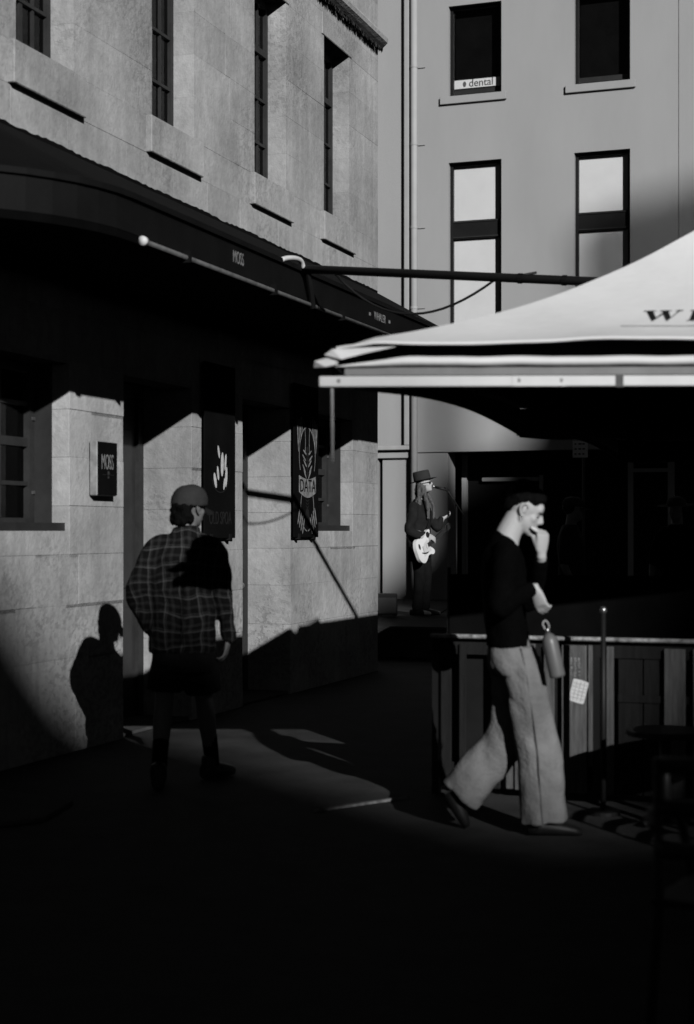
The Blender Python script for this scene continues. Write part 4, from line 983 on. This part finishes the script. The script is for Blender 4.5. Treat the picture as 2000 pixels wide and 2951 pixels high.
bm = B(); vi = [[bm.verts.new(GO + q3(.092 * r * math.cos(a), -.01 + .112 * r * math.sin(a), .048 + (r - 1) * .02 * abs(math.cos(a)) + .012 * (r - 1) * math.sin(a))) for a in (2 * math.pi * k / 32 for k in range(32))] for r in (.9, 1.4, 1.72)]
for a, b in zip(vi, vi[1:]):
    for k in range(32): bm.faces.new((a[k], a[(k + 1) % 32], b[(k + 1) % 32], b[k]))
bmesh.ops.solidify(bm, geom=bm.faces[:], thickness=.008); P('brim', bm, CAPM, ht, True)
for s in (-1, 1):
    bm = B(); ell(bm, GO + q3(s * .032, .090, .008), (.026, .008, .019), m3, 12); P('sunglass_lens', bm, BLACK, mus, True)
bm = B(); tube(bm, [GO + q3(-.078, -.01, .015), GO + q3(-.060, .075, .016), GO + q3(0, .098, .014), GO + q3(.060, .075, .016), GO + q3(.078, -.01, .015)], .005, 6); P('sunglass_frame', bm, BLACK, mus, True)
# guitar
gt = thing('electric_guitar', GO + V((.05, -.3, .86)), 'white offset electric guitar slung across the singer in the hat', 'guitar')
ga = V((.46, .80, .36)).normalized(); gn = V((.80, -.60, .10)); gn = (gn - ga * gn.dot(ga)).normalized(); gb = gn.cross(ga)
if gb.z < 0: gb = -gb
gc = GO + V((.03, -.295, .905))
GU = lambda a, b, n=0: gc + ga * a + gb * b + gn * n
ol = [(-.235, -.02), (-.225, -.09), (-.18, -.15), (-.11, -.175), (-.04, -.155), (.02, -.125), (.08, -.13), (.14, -.155), (.185, -.15), (.20, -.12), (.165, -.075), (.125, -.04), (.125, .03), (.155, .075), (.20, .115), (.225, .155), (.20, .175), (.14, .17), (.07, .14), (.0, .125), (-.07, .145), (-.14, .165), (-.20, .14), (-.235, .07)]
ol = [q[:2] for q in spline(ol + [ol[0]], 3)[:-1]]
bm = B(); extrude_poly(bm, [GU(a, b, -.022) for a, b in ol], gn * .044); bmesh.ops.recalc_face_normals(bm, faces=bm.faces[:])
P('guitar_body', bm, GUITARW, gt)
bm = B(); extrude_poly(bm, [GU(a, b, .0225) for a, b in ((-.09, -.105), (.05, -.085), (.12, -.10), (.125, .03), (.08, .075), (-.02, .05), (-.07, -.03))], gn * .002); P('pickguard', bm, ALU, gt)
bm = B(); extrude_poly(bm, [GU(-.145 + .022 * math.cos(x), .06 + .04 * math.sin(x), .0225) for x in (2 * math.pi * k / 16 for k in range(16))], gn * .003); P('control_plate', bm, DARKPAINT, gt)
bm = B(); hexa(bm, [GU(a, b, n) for n in (.006, .034) for a, b in ((.06, -.028), (.62, -.021), (.62, .021), (.06, .028))]); P('neck', bm, DARKPAINT, gt)
bm = B(); extrude_poly(bm, [GU(a, b, .008) for a, b in ((.62, -.021), (.66, -.04), (.78, -.03), (.80, .02), (.76, .05), (.66, .04), (.62, .021))], gn * .016); P('headstock', bm, DARKPAINT, gt)
for a in (-.06, .035):
    bm = B(); hexa(bm, [GU(x, b, n) for n in (.0245, .034) for x, b in ((a - .018, -.035), (a + .018, -.035), (a + .018, .035), (a - .018, .035))]); P('pickup', bm, ALU, gt)
bm = B(); tube(bm, spline([GU(-.13, -.03, .03), GU(-.07, -.055, .05), GU(0, -.07, .05)], 4), .006, 6); P('tremolo_arm', bm, STEEL, gt, True)
bm = B(); tube(bm, spline([GU(.20, .16, -.01), GO + g(.10, .06, 1.30), GO + g(-.02, .13, 1.515), GO + g(-.15, .05, 1.38), GO + g(-.16, -.10, 1.1), GU(-.23, .0, -.01)], 5), .014, 6); P('strap', bm, BLACK, gt, True)
# microphone stand
ms = thing('microphone_stand', GO + V((.47, -.02, 0)), 'black microphone stand with a boom arm before the singer', 'stand')
A0 = GO + V((.47, -.05, 0))
bm = B(); tube(bm, [A0 + Z_ * .02, A0 + Z_ * 1.45], .012, 8); P('upright', bm, BLACK, ms, True)
bm = B(); tube(bm, [A0 + V((.10, 0, 1.32)), A0 + V((-.10, -.02, 1.63)), A0 + V((-.16, -.02, 1.70))], .009, 8); P('boom_arm', bm, BLACK, ms, True)
bm = B(); tube(bm, [A0 + V((-.10, -.02, 1.655)), A0 + V((-.285, -.03, 1.70))], [.014, .018], 10); P('microphone', bm, BLACK, ms, True)
bm = B(); ell(bm, A0 + V((-.305, -.03, 1.705)), (.026, .026, .024), seg=12); P('mesh_head', bm, STEEL, ms, True)
for k in range(3):
    bm = B(); an = R(120 * k + 20); tube(bm, [A0 + Z_ * .16, A0 + V((.28 * math.cos(an), .28 * math.sin(an), .012))], .009, 6); P('leg', bm, BLACK, ms)
# amplifier and bits on the stage
am = thing('amplifier', GO + V((-.45, .1, 0)), 'small black amplifier standing on the stage by the stone corner', 'amplifier')
c = GO + V((-.44, -.25, 0))
bm = B(); boxf(bm, lambda a, b, z: c + V((a, b, z)), -.15, .12, -.12, .12, .02, .30); P('cabinet', bevel(bm, .015, 2), BLACK, am)
bm = B(); boxf(bm, lambda a, b, z: c + V((a, b, z)), -.13, .10, -.128, -.121, .05, .25); P('grille', bm, DARKPAINT, am)
for x in (-.11, .08):
    bm = B(); boxf(bm, lambda a, b, z: c + V((x + a, b, z)), -.03, .03, -.1, .1, 0, .019); P('foot', bm, BLACK, am)

# ---- onlookers in the shade under the umbrella
def onlooker(loc, fdir, h, label, hatkind, shirtm):
    k = h / 1.78; O = V(loc); f = V(fdir).normalized(); l = V((-f.y, f.x, 0)); yw = math.atan2(f.y, f.x)
    Q = lambda a, b, z: (f * a + l * b + Z_ * z) * k
    r = thing('person', O, label, 'person', 'onlookers in the shade'); T = Matrix.Translation(O)
    bm = B(); q, m = head(bm, Q(.02, 0, 1.64), f + V((0, 0, -.1)), (0, 0, 1), k)
    S = lambda *a: stube(bm, [(*Q(x, y, z), rr_ * k) for x, y, z, rr_ in a], 12)
    S((-.02, 0, 1.42, .062), (.0, 0, 1.58, .056))
    body(bm, [(*Q(0, 0, .85), .10 * k, .15 * k), (*Q(0, 0, 1.1), .10 * k, .14 * k), (*Q(-.01, 0, 1.3), .11 * k, .17 * k), (*Q(-.02, 0, 1.44), .07 * k, .13 * k)], yw)
    for s in (1, -1):
        S((-.02, s * .17, 1.38, .05), (-.02, s * .25, 1.10, .042), (.10, s * .22, .88, .03)); hand(bm, Q(.10, s * .22, .88), f * .4 + V((0, 0, -1)), -l * s, -s, (.3, .4, .4, .4), k)
        S((0, s * .09, .85, .085), (.02, s * .10, .48, .055), (0, s * .11, .09, .04)); tube(bm, [Q(-.05, s * .11, .045), Q(.07, s * .11, .04), Q(.17, s * .12, .03)], .035, 8, None, None, True)
    fuse('body', bm, SKIND, r, .014, 3, T=T)
    bm = B(); body(bm, [(*Q(0, 0, .83), .13 * k, .19 * k), (*Q(0, 0, 1.1), .13 * k, .185 * k), (*Q(-.01, 0, 1.3), .135 * k, .20 * k), (*Q(-.02, 0, 1.42), .10 * k, .16 * k), (*Q(-.02, 0, 1.50), .07 * k, .075 * k)], yw)
    for s in (1, -1): S((-.02, s * .13, 1.42, .07), (-.02, s * .21, 1.28, .066), (-.015, s * .24, 1.13, .062))
    fuse('shirt', bm, shirtm, r, .015, 3, .006, 9, T)
    bm = B()
    for s in (1, -1): S((0, s * .085, .87, .105), (.02, s * .10, .48, .08), (0, s * .11, .10, .075))
    fuse('trousers', bm, SHORTM, r, .015, 3, .006, 9, T)
    bm = B(); ell(bm, q(0, -.03, .03), (.082 * k, .092 * k, .085 * k), m); P('hair', bm, HAIRB, r, True).data.transform(T)
    bm = B(); rings = []
    for z, rd in ((.045, 1.05), (.07, 1.06), (.10, .95), (.125, .7), (.138, .35)):
        rings.append([O + q(.092 * rd * math.cos(a), -.01 + .108 * rd * math.sin(a), z) for a in (2 * math.pi * i / 24 for i in range(24))])
    ring_loft(bm, rings); ct = P('hat', bm, CAPM, r, True)
    bm = B()
    if hatkind == 'cap':
        vi = [[bm.verts.new(O + q(.075 * math.sin(a) * rd, .06 + .125 * math.cos(a) * rd, .046 - .025 * rd)) for a in (R(-80 + 160 * i / 12) for i in range(13))] for rd in (.4, .8, 1)]
        wrap = 12
    else:
        vi = [[bm.verts.new(O + q(.092 * rd * math.cos(a), -.01 + .108 * rd * math.sin(a), .05)) for a in (2 * math.pi * i / 28 for i in range(28))] for rd in (.95, 1.5, 2.1)]; wrap = 28
    for a, b in zip(vi, vi[1:]):
        for i in range(wrap): bm.faces.new((a[i], a[(i + 1) % len(a)], b[(i + 1) % len(b)], b[i]))
    bmesh.ops.solidify(bm, geom=bm.faces[:], thickness=.006); P('peak' if hatkind == 'cap' else 'brim', bm, CAPM, ct, True)
    for s in (1, -1):
        bm = B(); rg = []
        for a, h_, w in ((-.08, .045, .04), (0, .05, .044), (.12, .036, .042), (.19, .025, .03)):
            rg.append([O + Q(a, s * .11, 0) + l * w * math.cos(x) + Z_ * max(.003, h_ + h_ * math.sin(x)) for x in (2 * math.pi * i / 12 for i in range(12))])
        ring_loft(bm, rg); P('shoe', bm, SHOEM, r, True)
    return r
onlooker((2.36, 16.6, 0), (.9, -.35, 0), 1.86, 'person in a pale baseball cap standing in the dark beyond the barrier', 'cap', COATM)
onlooker((3.42, 16.4, 0), (-.5, -.85, 0), 1.86, 'person in a broad brimmed hat standing in the dark near the post', 'brim', BLACKC)

# ------------------------------------------------------------------ terrace furniture at the right
def table(x, y, h, rad, name, label, cat):
    tb = thing(name, (x, y, 0), label, cat)
    bm = B(); tube(bm, [V((x, y, h - .03)), V((x, y, h - .025)), V((x, y, h - .005)), V((x, y, h))], [rad - .01, rad, rad, rad - .005], 36); P('tabletop' if cat == 'table' else 'seat', bm, BLACK, tb)
    bm = B(); tube(bm, [V((x, y, .02)), V((x, y, h - .03))], .03, 12); P('pedestal', bm, BLACK, tb, True)
    for k in range(4):
        bm = B(); an = R(90 * k + 30); tube(bm, [V((x, y, .06)), V((x + rad * .75 * math.cos(an), y + rad * .75 * math.sin(an), .018))], .018, 8); P('foot', bm, BLACK, tb)
table(2.05, 7.35, .75, .36, 'bistro_table', 'round dark bistro table at the right in front of the plank barrier', 'table')
table(1.62, 8.05, .49, .20, 'low_stool', 'low round dark stool before the planks beside the stanchion', 'stool')
def chair(o, yaw, label, group='terrace chairs'):
    t = thing('bistro_chair', o, label, 'chair', group); c, s = math.cos(yaw), math.sin(yaw); O = V(o)
    Q = lambda x, y, z: O + V((c * x - s * y, s * x + c * y, z))
    bm = B(); boxf(bm, Q, -.20, .20, -.20, .20, .44, .462); P('seat', bevel(bm, .008, 2), BLACK, t)
    for x in (-.18, .18):
        for y in (-.18, .18):
            bm = B(); top = .44 if y < 0 else .86
            tube(bm, [Q(x * 1.12, y * 1.15, 0), Q(x, y, .44)] + ([Q(x * .95, y * 1.2, .86)] if y > 0 else []), .014, 8); P('leg', bm, BLACK, t, True)
    for z in (.60, .72, .84):
        bm = B(); tube(bm, spline([Q(-.172, .205, z), Q(0, .235, z + .01), Q(.172, .205, z)], 4), .016, 8, 1.6); P('back_slat', bm, BLACK, t, True)
    for x in (-.235, .235):
        bm = B(); tube(bm, spline([Q(x * .8, .195, .66), Q(x, .1, .68), Q(x, -.14, .66), Q(x * .85, -.19, .45)], 5), .014, 8); P('armrest', bm, STEEL if x < 0 else BLACK, t, True)
    return t
chair((1.13, 4.55, 0), R(150), 'dark metal armchair blurred at the near right edge of the lane')
chair((2.25, 6.2, 0), R(60), 'dark metal armchair beside the round bistro table')

# ------------------------------------------------------------------ unseen block added behind the viewer, its outline shaped to cast shadows
def SK(p, a): return V((-.359 * a + .933 * p, .933 * a + .359 * p, 0))
def comb(p0, p1, lo, hi, duty, step=.16):                # slats shaped into the outline for half shade on the facade
    o = []; p = p0; k = 0
    while p < p1:
        h = hi + .35 * noise.noise(V((p * 2.3, 0, 7))); o += [(p, lo), (p + .001, h), (p + step * duty, h), (p + step * duty + .001, lo)]; p += step
    return o
shade_outline = [(-14, 6.4), (-2, 6.2), (.6, 5.8), (1.1, 5.4), (1.5, 5.05), (1.8, 4.65), (2.1, 4.4), (2.7, 4.3), (3.0, 3.9), (3.2, 3.25), (3.42, 2.65), (4.35, 2.6), (4.6, 3.3), (4.9, 4.3), (5.5, 5.5), (6.0, 6.1), (6.4, 6.4), (7.0, 7.0), (7.6, 7.9), (8.8, 8.0), (9.25, 9.1), (10.0, 9.8), (10.42, 10.1), *comb(10.5, 10.95, 11.6, 13.1, .82), (11.1, 11.3), (11.7, 11.4), (11.9, 12.2), (12.3, 12.6), *comb(12.45, 14.3, 12.9, 14.8, .80), (14.4, 14.2), (18, 17), (26, 17)]
AO = -66.0
sb = thing('shade_block', SK(5, AO - 3), 'unseen stepped block added behind the viewer to cast soft shadows', 'building')
bm = B(); extrude_poly(bm, [SK(-14, AO), *[SK(p, AO) + Z_ * (q - .380 * AO) for p, q in shade_outline], SK(26, AO)], (SK(0, -8)))
P('wall', bm, RENDER2, sb)
